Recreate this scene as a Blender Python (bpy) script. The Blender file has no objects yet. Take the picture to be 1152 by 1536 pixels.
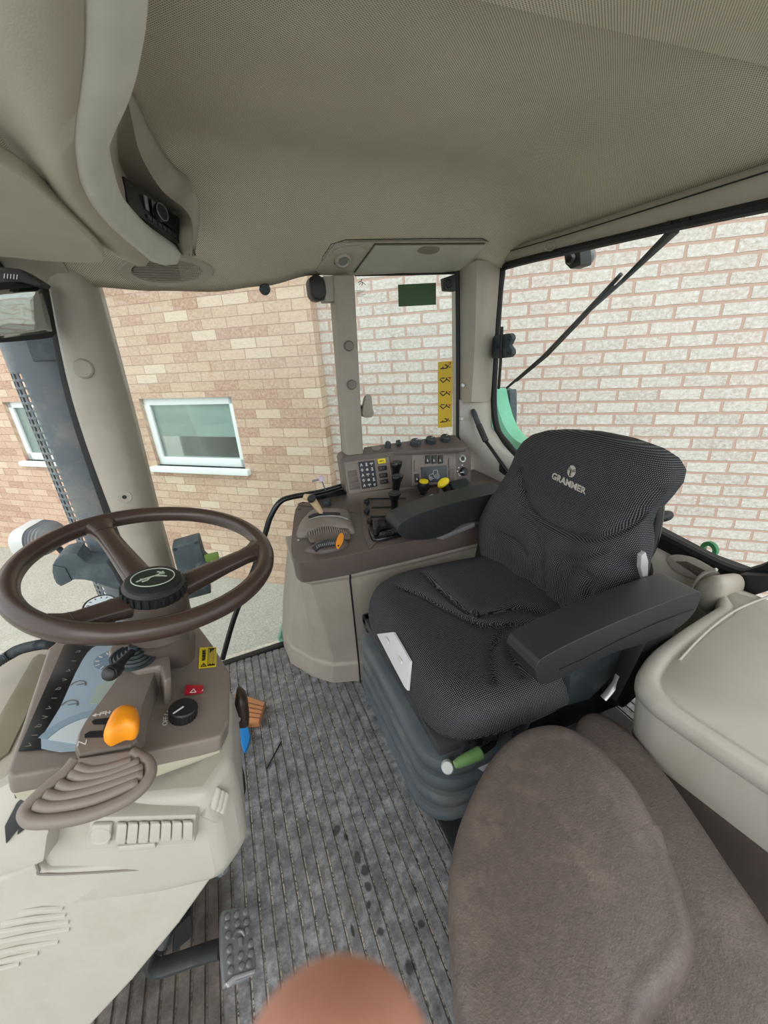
import bpy, bmesh, math, random
from mathutils import Vector as V, Matrix
from math import sin, cos, pi, radians as R
random.seed(7)
sc = bpy.context.scene
COL = sc.collection
# ------------------------------------------------------------------ camera
FPX = 620.0
_p, _r, _t = R(22.98), R(3.886), R(-20.128)
H = 1.2
EYE = V((0, 0, H))
_fw = V((0, cos(_p), -sin(_p))); _rt = V((1, 0, 0)); _dn = V((0, -sin(_p), -cos(_p)))
_r2 = cos(_r)*_rt + sin(_r)*_dn
_d2 = -sin(_r)*_rt + cos(_r)*_dn
_RZ = Matrix.Rotation(_t, 3, 'Z')
CR, CD, CF = _RZ @ _r2, _RZ @ _d2, _RZ @ _fw
cam = bpy.data.cameras.new('camera'); cam.sensor_fit = 'VERTICAL'; cam.sensor_height = 36; cam.sensor_width = 27
cam.lens = FPX/1536*36; cam.clip_start = 0.01; cam.clip_end = 200
cam.dof.use_dof = True; cam.dof.focus_distance = 1.1; cam.dof.aperture_fstop = 9
camo = bpy.data.objects.new('camera', cam); COL.objects.link(camo)
_m = Matrix((CR, -CD, -CF)).transposed().to_4x4(); _m.translation = EYE
camo.matrix_world = _m
sc.camera = camo

def Q(px, py, plane):
    """survey: where the sight line through a picture point meets a plane of the cab"""
    P0, N = plane
    r = CR*(px-576) + CD*(py-768) + CF*FPX
    return EYE + r*(N.dot(P0-EYE)/N.dot(r))
def ZP(z): return (V((0, 0, z)), V((0, 0, 1)))
def YP(y): return (V((0, y, 0)), V((0, 1, 0)))
def XP(x): return (V((x, 0, 0)), V((1, 0, 0)))
def PL(p, n): return (V(p), V(n).normalized())
def QS(pts, plane): return [Q(a, b, plane) for a, b in pts]
def up(plane, h): return (plane[0]+plane[1]*h, plane[1])

# ------------------------------------------------------------------ materials
def lin(h):
    h = h.lstrip('#'); o = []
    for i in (0, 2, 4):
        c = int(h[i:i+2], 16)/255
        o.append(c/12.92 if c <= .04045 else ((c+.055)/1.055)**2.4)
    return tuple(o)+(1,)
class NT:
    def __init__(s, name):
        s.m = bpy.data.materials.new(name); s.m.use_nodes = True
        s.t = s.m.node_tree; s.b = s.t.nodes['Principled BSDF']
    def n(s, typ, **kw):
        nd = s.t.nodes.new(typ)
        for k, v in kw.items():
            if k.startswith('i_'): nd.inputs[int(k[2:]) if k[2:].isdigit() else k[2:].replace('_', ' ')].default_value = v
            else: setattr(nd, k, v)
        return nd
    def l(s, a, b): s.t.links.new(a, b)
    def math(s, op, a, b=None, c=None):
        nd = s.n('ShaderNodeMath', operation=op)
        for i, x in enumerate((a, b, c)):
            if x is None: continue
            if isinstance(x, (int, float)): nd.inputs[i].default_value = x
            else: s.l(x, nd.inputs[i])
        return nd.outputs[0]
    def mix(s, f, a, b, mode='MIX'):
        nd = s.n('ShaderNodeMix', data_type='RGBA', blend_type=mode)
        for i, x in ((0, f), (6, a), (7, b)):
            if isinstance(x, (int, float, tuple)): nd.inputs[i].default_value = x
            else: s.l(x, nd.inputs[i])
        return nd.outputs[2]
    def coord(s, kind='Object'): return s.n('ShaderNodeTexCoord').outputs[kind]
    def noise(s, vec, scale, detail=4, rough=.6):
        nd = s.n('ShaderNodeTexNoise'); nd.inputs['Scale'].default_value = scale
        nd.inputs['Detail'].default_value = detail; nd.inputs['Roughness'].default_value = rough
        s.l(vec, nd.inputs['Vector']); return nd.outputs['Fac']
    def ramp(s, f, *stops):
        nd = s.n('ShaderNodeValToRGB'); e = nd.color_ramp.elements
        while len(e) < len(stops): e.new(.5)
        for i, (p, c) in enumerate(stops): e[i].position = p; e[i].color = c if isinstance(c, tuple) else (c, c, c, 1)
        s.l(f, nd.inputs[0]); return nd.outputs[0]
    def bump(s, h, strength=.3, dist=.002):
        nd = s.n('ShaderNodeBump'); nd.inputs['Strength'].default_value = strength; nd.inputs['Distance'].default_value = dist
        s.l(h, nd.inputs['Height']); s.l(nd.outputs[0], s.b.inputs['Normal'])
    def col(s, x):
        if isinstance(x, tuple): s.b.inputs['Base Color'].default_value = x
        else: s.l(x, s.b.inputs['Base Color'])
    def rough(s, v): s.b.inputs['Roughness'].default_value = v
MATS = {}
def mat(name, hexc, rough=.55, metal=0., var=.12, nscale=9, bump=0., bscale=300, spec=.5, dirt=None, dirtamt=.3, dscale=6):
    k = NT(name); c = lin(hexc); co = k.coord()
    f = k.noise(co, nscale, 5)
    lo = tuple(x*(1-var) for x in c[:3])+(1,); hi = tuple(min(1, x*(1+var)) for x in c[:3])+(1,)
    cc = k.ramp(f, (.3, lo), (.7, hi))
    if dirt:
        g = k.noise(co, dscale, 8, .7)
        gm = k.ramp(g, (.5, 0.), (.72, dirtamt))
        cc = k.mix(gm, cc, lin(dirt))
    k.col(cc); k.rough(rough); k.b.inputs['Metallic'].default_value = metal
    k.b.inputs['Specular IOR Level'].default_value = spec
    if bump: k.bump(k.noise(co, bscale, 2), bump, .001)
    MATS[name] = k.m; return k.m

beige = mat('beige_plastic', '#aaa397', .5, bump=.15, bscale=900, var=.05, dirt='#7c7260', dirtamt=.25)
beige_l = mat('pale_beige_plastic', '#aeaaa0', .5, bump=.12, bscale=900, var=.05, dirt='#857b68', dirtamt=.3, dscale=9)
ivory = mat('ivory_plastic', '#bcb9a4', .5, var=.04, bump=.1, bscale=900)
pillarm = mat('grey_beige_plastic', '#a09a8e', .5, var=.05, dirt='#6f675a', dirtamt=.2)
taupe = mat('taupe_plastic', '#7d736b', .42, var=.06, bump=.25, bscale=1400, dirt='#948a80', dirtamt=.2)
brown = mat('brown_plastic', '#5f544e', .38, var=.07, bump=.25, bscale=1400, dirt='#86786e', dirtamt=.25)
wheelb = mat('dark_brown_rubber', '#43352f', .27, var=.06, bump=.06, bscale=600)
leather = mat('brown_vinyl', '#605651', .42, var=.14, nscale=120, bump=.9, bscale=330, dirt='#8c7f77', dirtamt=.4, dscale=16)
black = mat('black_plastic', '#1d1f21', .45, var=.1)
blackm = mat('black_rubber', '#17191b', .6, var=.15)
blackg = mat('gloss_black', '#121416', .22, var=.05)
armblk = mat('black_grained_vinyl', '#26292c', .42, var=.08, bump=.5, bscale=900)
bluegrey = mat('faded_blue_black_rubber', '#5f686e', .45, var=.15, nscale=7, dirt='#97907f', dirtamt=.6, dscale=5)
steelb = mat('dirty_dark_steel', '#3c3f40', .5, .2, var=.25, dirt='#77716a', dirtamt=.4)
steel = mat('worn_steel', '#85888a', .42, .25, var=.2)
silver = mat('silver_metal', '#c6c8c8', .3, .45, var=.06)
white = mat('white_plastic', '#dcdedb', .45, var=.04)
offwhite = mat('white_paper', '#d4d6d8', .6, var=.05)
cream = mat('cream_plastic', '#cdb48f', .45, var=.06)
orange = mat('orange_plastic', '#f2961b', .4, var=.05)
yellow = mat('yellow_plastic', '#ecd31c', .45, var=.05)
ylabel = mat('yellow_label', '#c9a81c', .5, var=.05)
red = mat('red_plastic', '#a8182c', .35, var=.05)
green = mat('green_paint', '#2f7d4e', .4, var=.1)
teal = mat('pale_green_paint', '#8fc2ae', .4, var=.1)
gsticker = mat('dark_green_vinyl', '#33542a', .5, var=.05)
glever = mat('pale_green_plastic', '#7fa868', .45, var=.06)
blue = mat('bright_blue_plastic', '#0b86d8', .45, var=.04)
wood = mat('orange_bristle', '#c98b5a', .6, var=.1)
inkw = mat('white_ink', '#d8d8d4', .6, var=.02)
inkb = mat('black_ink', '#15161a', .6, var=.02)
inkg = mat('grey_ink', '#77706a', .6, var=.02)
logoink = mat('silver_print', '#b9b4aa', .5, var=.02)
deerink = mat('pale_print', '#b4bfae', .5, var=.02)
keyb = mat('navy_keypad', '#22282f', .5, var=.08)
scrn = mat('dark_display', '#2a3137', .3, var=.08)
lcd = mat('grey_green_display', '#a9b7ad', .25, var=.03)
dialw = mat('pale_blue_dial', '#9fb2c0', .3, var=.04)
dialp = mat('white_dial', '#ccd6da', .35, var=.02)
dgrey = mat('dark_grey_plastic', '#2c3438', .55, var=.15, dirt='#6d7778', dirtamt=.4, dscale=12)
slate = mat('slate_plastic', '#465257', .6, var=.15, dirt='#8a9494', dirtamt=.35, dscale=10)
upvc = mat('white_upvc', '#e3ebea', .35, var=.02)
blind = mat('pale_green_blind', '#b9cdc4', .6, var=.03)
lampw = mat('lamp_white', '#c8ccc8', .4, var=.03)
skin = mat('skin', '#dfa08a', .5, var=.05, nscale=60, bump=.2, bscale=500)
skin.node_tree.nodes['Principled BSDF'].inputs['Subsurface Weight'].default_value = .15
skin.node_tree.nodes['Principled BSDF'].inputs['Subsurface Radius'].default_value = (.01, .004, .002)
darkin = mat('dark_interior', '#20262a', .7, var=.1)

def fabric_ceiling():
    k = NT('perforated_headliner'); uv = k.coord('UV')
    sp = k.n('ShaderNodeSeparateXYZ'); k.l(uv, sp.inputs[0])
    a = k.math('SINE', k.math('MULTIPLY', sp.outputs[0], 2*pi/.0052)); b = k.math('SINE', k.math('MULTIPLY', sp.outputs[1], 2*pi/.0052))
    d = k.ramp(k.math('MULTIPLY_ADD', k.math('MULTIPLY', a, b), .5, .5), (.5, 0.), (.75, 1.))
    n = k.ramp(k.noise(k.coord(), 5, 5), (.3, lin('#cdc5b3')), (.7, lin('#d8d0bf')))
    k.col(k.mix(k.math('MULTIPLY', d, .8), n, lin('#3c372d'))); k.rough(.85); k.b.inputs['Specular IOR Level'].default_value = .2
    k.bump(d, -.4, .001); return k.m
headl = fabric_ceiling()
def fabric_pod():
    k = NT('pod_fabric'); co = k.coord()
    k.col(k.ramp(k.noise(co, 6, 5), (.3, lin('#b1aa9b')), (.7, lin('#bcb5a6')))); k.rough(.8)
    k.bump(k.noise(co, 900, 2), .35, .001); return k.m
podf = fabric_pod()
bandm = mat('daylit_fabric_band', '#d2d3cc', .7, var=.05, nscale=20, bump=.3, bscale=900)  # base colour lightened to carry the windscreen daylight falling on the band
def seat_fabric():
    k = NT('seat_weave'); uv = k.coord('UV')
    sp = k.n('ShaderNodeSeparateXYZ'); k.l(uv, sp.inputs[0])
    P = 2*pi/.0078
    x = k.math('MULTIPLY', sp.outputs[0], P); y = k.math('MULTIPLY', sp.outputs[1], P)
    s1 = k.math('SINE', k.math('ADD', x, y)); s2 = k.math('SINE', k.math('SUBTRACT', x, y))
    d = k.ramp(k.math('MULTIPLY_ADD', k.math('MULTIPLY', s1, s2), .5, .5), (.58, 0.), (.8, 1.))
    n = k.noise(k.coord(), 14, 5)
    base = k.ramp(n, (.3, lin('#121315')), (.7, lin('#1a1b1e')))
    k.col(k.mix(k.math('MULTIPLY', d, .9), base, lin('#7b7e84'))); k.rough(.75); k.b.inputs['Specular IOR Level'].default_value = .25
    k.bump(d, .4, .001); return k.m
seatm = seat_fabric()
def brickmat(name, cols, mortar, ms, spots, wob=.006):
    k = NT(name); uv = k.coord('UV')
    w = k.n('ShaderNodeVectorMath', operation='ADD'); nz = k.n('ShaderNodeTexNoise'); nz.inputs['Scale'].default_value = 22; nz.inputs['Detail'].default_value = 3
    k.l(uv, nz.inputs['Vector'])
    sc_ = k.n('ShaderNodeVectorMath', operation='SCALE'); sc_.inputs[3].default_value = wob
    sb_ = k.n('ShaderNodeVectorMath', operation='SUBTRACT'); sb_.inputs[1].default_value = (.5, .5, .5)
    k.l(nz.outputs['Color'], sb_.inputs[0]); k.l(sb_.outputs[0], sc_.inputs[0]); k.l(uv, w.inputs[0]); k.l(sc_.outputs[0], w.inputs[1])
    def brick(c1, c2, m_):
        b = k.n('ShaderNodeTexBrick'); b.offset = .5; b.inputs['Scale'].default_value = 1; b.inputs['Mortar Size'].default_value = ms
        b.inputs['Mortar Smooth'].default_value = .25; b.inputs['Brick Width'].default_value = .225; b.inputs['Row Height'].default_value = .075
        b.inputs['Bias'].default_value = 0
        b.inputs['Color1'].default_value = c1; b.inputs['Color2'].default_value = c2; b.inputs['Mortar'].default_value = m_
        k.l(w.outputs[0], b.inputs['Vector']); return b
    g = brick((0, 0, 0, 1), (1, 1, 1, 1), (.5, .5, .5, 1))
    st = [((i+.5)/len(cols), lin(c)) for i, c in enumerate(cols)]
    cr = k.ramp(g.outputs['Color'], *st)
    nf = k.noise(uv, 45, 6, .7)
    cr = k.mix(k.ramp(nf, (.4, 0.), (.66, .7)), cr, lin(spots))
    mp = k.n('ShaderNodeMapping'); mp.inputs['Rotation'].default_value = (0, 0, .6); mp.inputs['Scale'].default_value = (25, 90, 1); k.l(uv, mp.inputs[0])
    cr = k.mix(k.ramp(k.noise(mp.outputs[0], 1, 4, .7), (.5, 0.), (.75, .5)), cr, lin('#8d7768'))
    nd = k.noise(uv, 130, 2)
    cr = k.mix(k.ramp(nd, (.64, 0.), (.72, .6)), cr, lin('#6d5c50'))
    k.col(k.mix(g.outputs['Fac'], cr, lin(mortar))); k.rough(.9); k.b.inputs['Specular IOR Level'].default_value = .15
    k.bump(k.math('SUBTRACT', k.math('MULTIPLY', nf, .4), g.outputs['Fac']), .7, .006); return k.m
brickA = brickmat('buff_brick', ['#ab8776', '#c3a691', '#b59682', '#cfb8a2', '#a98572', '#c8ad98', '#bb9d89', '#d2c2ad'], '#a98b7b', .003, '#d2bfa8')
brickB = brickmat('pale_buff_brick', ['#bcb3a7', '#c6bfb3', '#b5aba1', '#cac4b8', '#c0b0a4', '#c4beb4'], '#bb9f91', .0085, '#e4e4e2', .009)
def ground_mat():
    k = NT('concrete_ground'); co = k.coord()
    n = k.ramp(k.noise(co, 60, 8, .8), (.3, lin('#85857b')), (.55, lin('#b1b2a8')), (.75, lin('#d6d8d0')))
    n2 = k.ramp(k.noise(co, 2.2, 6, .7), (.45, 0.), (.75, .5))
    k.col(k.mix(n2, n, lin('#8c8c7c'))); k.rough(.9); k.bump(k.noise(co, 80, 5), .5, .01); return k.m
groundm = ground_mat()
def floormat():
    k = NT('worn_ribbed_rubber_mat'); co = k.coord(); sp = k.n('ShaderNodeSeparateXYZ'); k.l(co, sp.inputs[0])
    n1 = k.ramp(k.noise(co, 26, 10, .78), (.34, lin('#454648')), (.5, lin('#7c7e81')), (.66, lin('#b2b4b6')))
    n2 = k.ramp(k.noise(co, 2.6, 5, .65), (.4, 0.), (.7, .55))
    c = k.mix(n2, n1, lin('#6f6b66'))
    # crumbs lying in the grooves
    ph = k.math('ABSOLUTE', k.math('SINE', k.math('MULTIPLY', sp.outputs[0], pi/.029)))
    gr = k.ramp(ph, (.1, 1.), (.2, 0.))
    sp2 = k.ramp(k.noise(co, 150, 3, .7), (.42, 0.), (.52, 1.))
    big = k.ramp(k.noise(co, 6, 3), (.35, .25), (.6, 1.))
    c = k.mix(k.math('MULTIPLY', gr, .75), c, lin('#2a2724'))
    c = k.mix(k.math('MULTIPLY', k.math('MULTIPLY', gr, sp2), big), c, lin('#d6ccb8'))
    # loose chaff and dark drips
    ch = k.ramp(k.noise(co, 210, 2), (.66, 0.), (.7, 1.)); chm = k.ramp(k.noise(co, 3.3, 4), (.5, 0.), (.7, .8))
    c = k.mix(k.math('MULTIPLY', ch, chm), c, lin('#a59678'))
    # long drag scuffs running across the cab
    mp = k.n('ShaderNodeMapping'); mp.inputs['Scale'].default_value = (30, 4, 1); k.l(co, mp.inputs[0])
    sf = k.ramp(k.noise(mp.outputs[0], 1.6, 7, .7), (.55, 0.), (.75, .55)); c = k.mix(sf, c, lin('#a3a49e'))
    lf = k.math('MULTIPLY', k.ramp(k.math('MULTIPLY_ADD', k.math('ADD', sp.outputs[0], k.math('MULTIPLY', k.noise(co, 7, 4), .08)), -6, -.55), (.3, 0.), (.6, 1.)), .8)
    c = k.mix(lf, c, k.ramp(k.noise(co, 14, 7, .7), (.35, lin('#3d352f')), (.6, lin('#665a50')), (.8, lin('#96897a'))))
    for px, py, rx, ry in ((519, 1255, .006, .011), (536, 1286, .010, .016), (547, 1306, .011, .013), (552, 1330, .009, .011), (553, 1356, .006, .008), (529, 1396, .004, .014), (571, 1397, .008, .008), (583, 1279, .004, .005), (632, 1386, .008, .008), (505, 1245, .012, .012), (615, 1450, .012, .014)):
        q = Q(px, py, ZP(0)); mp = k.n('ShaderNodeVectorMath', operation='SUBTRACT'); mp.inputs[1].default_value = q; k.l(co, mp.inputs[0])
        m2 = k.n('ShaderNodeVectorMath', operation='MULTIPLY'); m2.inputs[1].default_value = (1/rx, 1/ry, 0); k.l(mp.outputs[0], m2.inputs[0])
        ln = k.n('ShaderNodeVectorMath', operation='LENGTH'); k.l(m2.outputs[0], ln.inputs[0])
        c = k.mix(k.ramp(k.math('MULTIPLY_ADD', k.noise(co, 90, 3), .8, ln.outputs['Value']), (1.2/2, .75), (1.6/2, 0.)) if False else k.ramp(k.math('MULTIPLY', k.math('MULTIPLY_ADD', k.noise(co, 90, 3), .8, ln.outputs['Value']), .5), (.55, .8), (.75, 0.)), c, lin('#262321'))
    k.col(c); k.rough(.55); k.bump(k.noise(co, 220, 4), .4, .002); return k.m
matm = floormat()
def glassmat(name, tint, fac=1.0):
    k = NT(name); t = k.t; t.nodes.remove(k.b); o = t.nodes['Material Output']
    tr = k.n('ShaderNodeBsdfTransparent'); tr.inputs[0].default_value = tint
    gl = k.n('ShaderNodeBsdfGlossy'); gl.inputs['Roughness'].default_value = .02; gl.inputs[0].default_value = (1, 1, 1, 1)
    fr = k.n('ShaderNodeFresnel'); fr.inputs[0].default_value = 1.45
    mx = k.n('ShaderNodeMixShader'); k.l(k.math('MULTIPLY', fr.outputs[0], .55*fac), mx.inputs[0]); k.l(tr.outputs[0], mx.inputs[1]); k.l(gl.outputs[0], mx.inputs[2])
    k.l(mx.outputs[0], o.inputs[0]); return k.m
glass = glassmat('clear_glass', (.93, .96, .95, 1)); 
pane_m = glassmat('window_pane_glass', (.9, .95, .94, 1), 1.3)
mirror = mat('mirror_glass', '#d6dad8', .03, 1., var=.01)

# ------------------------------------------------------------------ mesh tools
class MB:
    def __init__(s): s.bm = bmesh.new(); s.uv = None
    def uvl(s):
        if s.uv is None: s.uv = s.bm.loops.layers.uv.new('UVMap')
        return s.uv
    def face(s, pts, uvs=None):
        f = s.bm.faces.new([s.bm.verts.new(p) for p in pts])
        if uvs:
            u = s.uvl()
            for lp, q in zip(f.loops, uvs): lp[u].uv = q
        return f
    def prism(s, pts, d, bev=0, seg=2):
        d = V(d); b = bmesh.new()
        a = [b.verts.new(p) for p in pts]; c = [b.verts.new(V(p)+d) for p in pts]; n = len(pts)
        b.faces.new(a); b.faces.new(c[::-1])
        for i in range(n): b.faces.new((a[i], c[i], c[(i+1) % n], a[(i+1) % n]))
        bmesh.ops.recalc_face_normals(b, faces=b.faces)
        if bev: bmesh.ops.bevel(b, geom=list(b.edges), offset=bev, segments=seg, affect='EDGES', profile=.6, clamp_overlap=True)
        s.join(b); return s
    def box(s, c, size, M=None, bev=0, seg=2):
        b = bmesh.new(); bmesh.ops.create_cube(b, size=1)
        bmesh.ops.scale(b, vec=size, verts=b.verts)
        if bev: bmesh.ops.bevel(b, geom=list(b.edges), offset=bev, segments=seg, affect='EDGES', profile=.6, clamp_overlap=True)
        m = (M.to_4x4() if M else Matrix()); m = Matrix.Translation(V(c)) @ m
        bmesh.ops.transform(b, matrix=m, verts=b.verts); s.join(b); return s
    def join(s, b):
        me = bpy.data.meshes.new('t'); b.to_mesh(me); b.free(); s.bm.from_mesh(me); bpy.data.meshes.remove(me)
    def loft(s, rings, cap=True, closed=True, uv=False):
        bm = s.bm; vs = [[bm.verts.new(p) for p in r] for r in rings]; n = len(rings[0]); m = n if closed else n-1
        fs = []
        for i in range(len(vs)-1):
            for j in range(m):
                fs.append(bm.faces.new((vs[i][j], vs[i][(j+1) % n], vs[i+1][(j+1) % n], vs[i+1][j])))
        if cap and closed: fs.append(bm.faces.new(vs[0][::-1])); fs.append(bm.faces.new(vs[-1]))
        bmesh.ops.recalc_face_normals(bm, faces=fs)
        return s
    def tube(s, pts, r, n=12, closed=False, cap=True, flat=1., upv=None):
        pts = [V(p) for p in pts]; N = len(pts); rings = []; prev = None
        for i, p in enumerate(pts):
            if closed: t = pts[(i+1) % N]-pts[i-1]
            else: t = pts[min(i+1, N-1)]-pts[max(i-1, 0)]
            t.normalize()
            if upv is not None: a = V(upv)
            elif prev is None: a = V((0, 0, 1)) if abs(t.z) < .9 else V((1, 0, 0))
            else: a = prev
            u = (a - t*a.dot(t)).normalized(); w = t.cross(u); prev = u
            rr = r[i] if isinstance(r, (list, tuple)) else r
            rings.append([p + rr*(cos(2*pi*k/n)*u*flat + sin(2*pi*k/n)*w) for k in range(n)])
        if closed: rings.append(rings[0])
        s.loft(rings, cap=cap and not closed)
        if closed: bmesh.ops.remove_doubles(s.bm, verts=s.bm.verts, dist=1e-6)
        return s
    def lathe(s, prof, o, axis, n=28, cap=True):
        ax = V(axis).normalized(); a = V((0, 0, 1)) if abs(ax.z) < .9 else V((1, 0, 0))
        u = (a-ax*a.dot(ax)).normalized(); w = ax.cross(u); o = V(o)
        s.loft([[o+ax*h+max(r, 1e-5)*(cos(2*pi*k/n)*u+sin(2*pi*k/n)*w) for k in range(n)] for r, h in prof], cap=cap); return s
    def grid(s, fn, nu, nv, uvf=None, closed_u=False):
        bm = s.bm; vs = [[bm.verts.new(fn(i/nu, j/nv)) for j in range(nv+1)] for i in range(nu+(0 if closed_u else 1))]
        u = s.uvl() if uvf else None; fs = []
        L = len(vs)
        for i in range(nu):
            for j in range(nv):
                i2 = (i+1) % L
                f = bm.faces.new((vs[i][j], vs[i2][j], vs[i2][j+1], vs[i][j+1])); fs.append(f)
                if u:
                    for lp, q in zip(f.loops, ((i, j), (i+1, j), (i+1, j+1), (i, j+1))): lp[u].uv = uvf(q[0]/nu, q[1]/nv)
        return fs
    def pillow(s, outline, up_, prof):
        """outline ring(s) of points; prof list of (scale, height) from the rim inwards"""
        c = sum((V(p) for p in outline), V())/len(outline); upv = V(up_).normalized()
        s.loft([[c+(V(p)-c)*k+upv*h for p in outline] for k, h in prof]); return s
def cat(pts, n=8, closed=False):
    pts = [V(p) for p in pts]; N = len(pts); out = []
    for i in range(N if closed else N-1):
        if closed: a, b, c, d = pts[i-1], pts[i], pts[(i+1) % N], pts[(i+2) % N]
        else: a, b, c, d = pts[max(i-1, 0)], pts[i], pts[i+1], pts[min(i+2, N-1)]
        for k in range(n):
            t = k/n
            out.append(.5*((2*b)+(c-a)*t+(2*a-5*b+4*c-d)*t*t+(3*b-a-3*c+d)*t**3))
    if not closed: out.append(pts[-1])
    return out
def rrect(w, h, r, n=5):
    o = []
    for cx, cy, a0 in ((w/2-r, h/2-r, 0), (-w/2+r, h/2-r, 90), (-w/2+r, -h/2+r, 180), (w/2-r, -h/2+r, 270)):
        for k in range(n+1): a = R(a0+90*k/n); o.append((cx+r*cos(a), cy+r*sin(a)))
    return o
def obj(name, mb, m, parent=None, smooth=35, label=None, solid=0, subd=0):
    me = bpy.data.meshes.new(name); 
    if isinstance(mb, MB): mb.bm.to_mesh(me); mb.bm.free()
    else: me = mb
    off = WL.get(parent.name, V()) if parent else V()
    if parent: me.transform(Matrix.Translation(-off))
    if m: me.materials.clear(); me.materials.append(m)
    if smooth:
        me.polygons.foreach_set('use_smooth', [True]*len(me.polygons)); me.set_sharp_from_angle(angle=R(smooth))
    o = bpy.data.objects.new(name, me); COL.objects.link(o)
    if parent: o.parent = parent
    WL[o.name] = off
    if label: o['label'] = label
    if solid: md = o.modifiers.new('s', 'SOLIDIFY'); md.thickness = abs(solid); md.offset = 1 if solid > 0 else -1
    if subd: md = o.modifiers.new('d', 'SUBSURF'); md.levels = subd; md.render_levels = subd
    return o
WL = {}
def thing(name, label, catg, loc, group=None):
    o = bpy.data.objects.new(name, None); COL.objects.link(o); o.location = V(loc); o.empty_display_size = .05
    WL[o.name] = V(loc); o['label'] = label; o['category'] = catg
    if group: o['group'] = group
    return o
def tag(o, label, catg, group=None):
    o['label'] = label; o['category'] = catg
    if group: o['group'] = group
    return o
def struct(o): o['kind'] = 'structure'; return o
def sthing(name, loc=(0, 0, 0)):
    o = bpy.data.objects.new(name, None); COL.objects.link(o); o.location = V(loc); WL[o.name] = V(loc); o['kind'] = 'structure'; return o
def frame(o, x, n):
    """matrix: local x along x, local z along n, origin o"""
    n = V(n).normalized(); x = V(x); x = (x-n*x.dot(n)).normalized(); y = n.cross(x)
    m = Matrix((x, y, n)).transposed().to_4x4(); m.translation = V(o); return m
def text_mesh(body, size, M, ext=.0004, bold=0, squash=1.):
    cu = bpy.data.curves.new('t', 'FONT'); cu.body = body; cu.size = size; cu.extrude = ext; cu.offset = bold; cu.align_x = 'CENTER'; cu.align_y = 'CENTER'; cu.resolution_u = 3
    o = bpy.data.objects.new('t', cu); COL.objects.link(o); bpy.context.view_layer.update()
    me = bpy.data.meshes.new_from_object(o); bpy.data.objects.remove(o); bpy.data.curves.remove(cu)
    me.transform(M @ Matrix.Diagonal((squash, 1, 1, 1))); return me
def flatpoly(pts, n, h=.0006):
    mb = MB(); mb.prism(pts, V(n).normalized()*h); return mb
def strokes(M, segs, w, h=.0005):
    """flat printed strokes: list of polylines in local metres"""
    mb = MB()
    for pl in segs:
        for a, b in zip(pl[:-1], pl[1:]):
            a = V((a[0], a[1], 0)); b = V((b[0], b[1], 0)); t = b-a
            if t.length < 1e-6: continue
            t.normalize(); nn = V((-t.y, t.x, 0))*w/2; a = a-t*w/3; b = b+t*w/3
            mb.prism([M @ p for p in (a+nn, b+nn, b-nn, a-nn)], M.to_3x3() @ V((0, 0, h)))
    return mb
def circ(cx, cy, r, n=14, a0=0, a1=360): return [(cx+r*cos(R(a0+(a1-a0)*i/n)), cy+r*sin(R(a0+(a1-a0)*i/n))) for i in range(n+1)]
# ================================================================== OUTSIDE
GZ = -.92
_a = R(-50.761); WD = V((sin(_a), cos(_a), 0)); WN = V((WD.y, -WD.x, 0))
def depth(px, py, z): return EYE + (CR*(px-576)+CD*(py-768)+CF*FPX)/FPX*z
C1 = depth(481, 587, 3.07); dF = WN.dot(C1)
dB = WN.dot(Q(490, 590, (C1, WD)))
sC = WD.dot(C1)
WF = (WN*dF, WN); WB = (WN*dB, WN)
def wpt(s, z, d): return WD*s + WN*d + V((0, 0, z))
def wallgrid(name, s0, s1, d, holes, m, z0=GZ-.02, z1=3.4):
    mb = MB(); ss = sorted({s0, s1, *[h[0] for h in holes], *[h[1] for h in holes]}); zs = sorted({z0, z1, *[h[2] for h in holes], *[h[3] for h in holes]})
    for a, b in zip(ss[:-1], ss[1:]):
        for c, e in zip(zs[:-1], zs[1:]):
            if any(h[0]-1e-6 <= a and b <= h[1]+1e-6 and h[2]-1e-6 <= c and e <= h[3]+1e-6 for h in holes): continue
            mb.face([wpt(b, c, d), wpt(a, c, d), wpt(a, e, d), wpt(b, e, d)], [(-b, c-GZ), (-a, c-GZ), (-a, e-GZ), (-b, e-GZ)])
    for h in holes:   # reveals
        q = d+.09
        for (sa, za), (sb, zb) in (((h[0], h[2]), (h[1], h[2])), ((h[1], h[2]), (h[1], h[3])), ((h[1], h[3]), (h[0], h[3])), ((h[0], h[3]), (h[0], h[2]))):
            mb.face([wpt(sa, za, d), wpt(sb, zb, d), wpt(sb, zb, q), wpt(sa, za, q)], [(-sa, za), (-sb, zb), (-sb, zb+.1), (-sa, za+.1)])
    return mb
def wsz(px, py): p = Q(px, py, WF); return WD.dot(p), p.z
w1 = [wsz(*p) for p in ((209, 598.5), (346, 595), (368, 700), (236, 701))]
W1 = ((w1[1][0]+w1[2][0])/2, (w1[0][0]+w1[3][0])/2, (w1[2][1]+w1[3][1])/2, (w1[0][1]+w1[1][1])/2)
w2 = [wsz(*p) for p in ((4.4, 604), (36.5, 688))]
s2 = (w2[0][0]+w2[1][0])/2; W2 = (s2-(W1[1]-W1[0]), s2, W1[2], W1[3])
wf = wallgrid('wall_right', sC, sC+16, dF, [W1, W2], brickA)
wf.face([wpt(sC, GZ, dB+.05), wpt(sC, GZ, dF), wpt(sC, 3.4, dF), wpt(sC, 3.4, dB+.05)][::-1], [(-sC+dB-dF+.162, 0), (-sC+.112, 0), (-sC+.112, 3.4-GZ), (-sC+dB-dF+.162, 3.4-GZ)][::-1])
struct(obj('wall_right', wf, brickA, smooth=0))
struct(obj('wall_rear', wallgrid('wall_rear', sC-9, sC+.02, dB, [], brickB), brickB, smooth=0))
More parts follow.
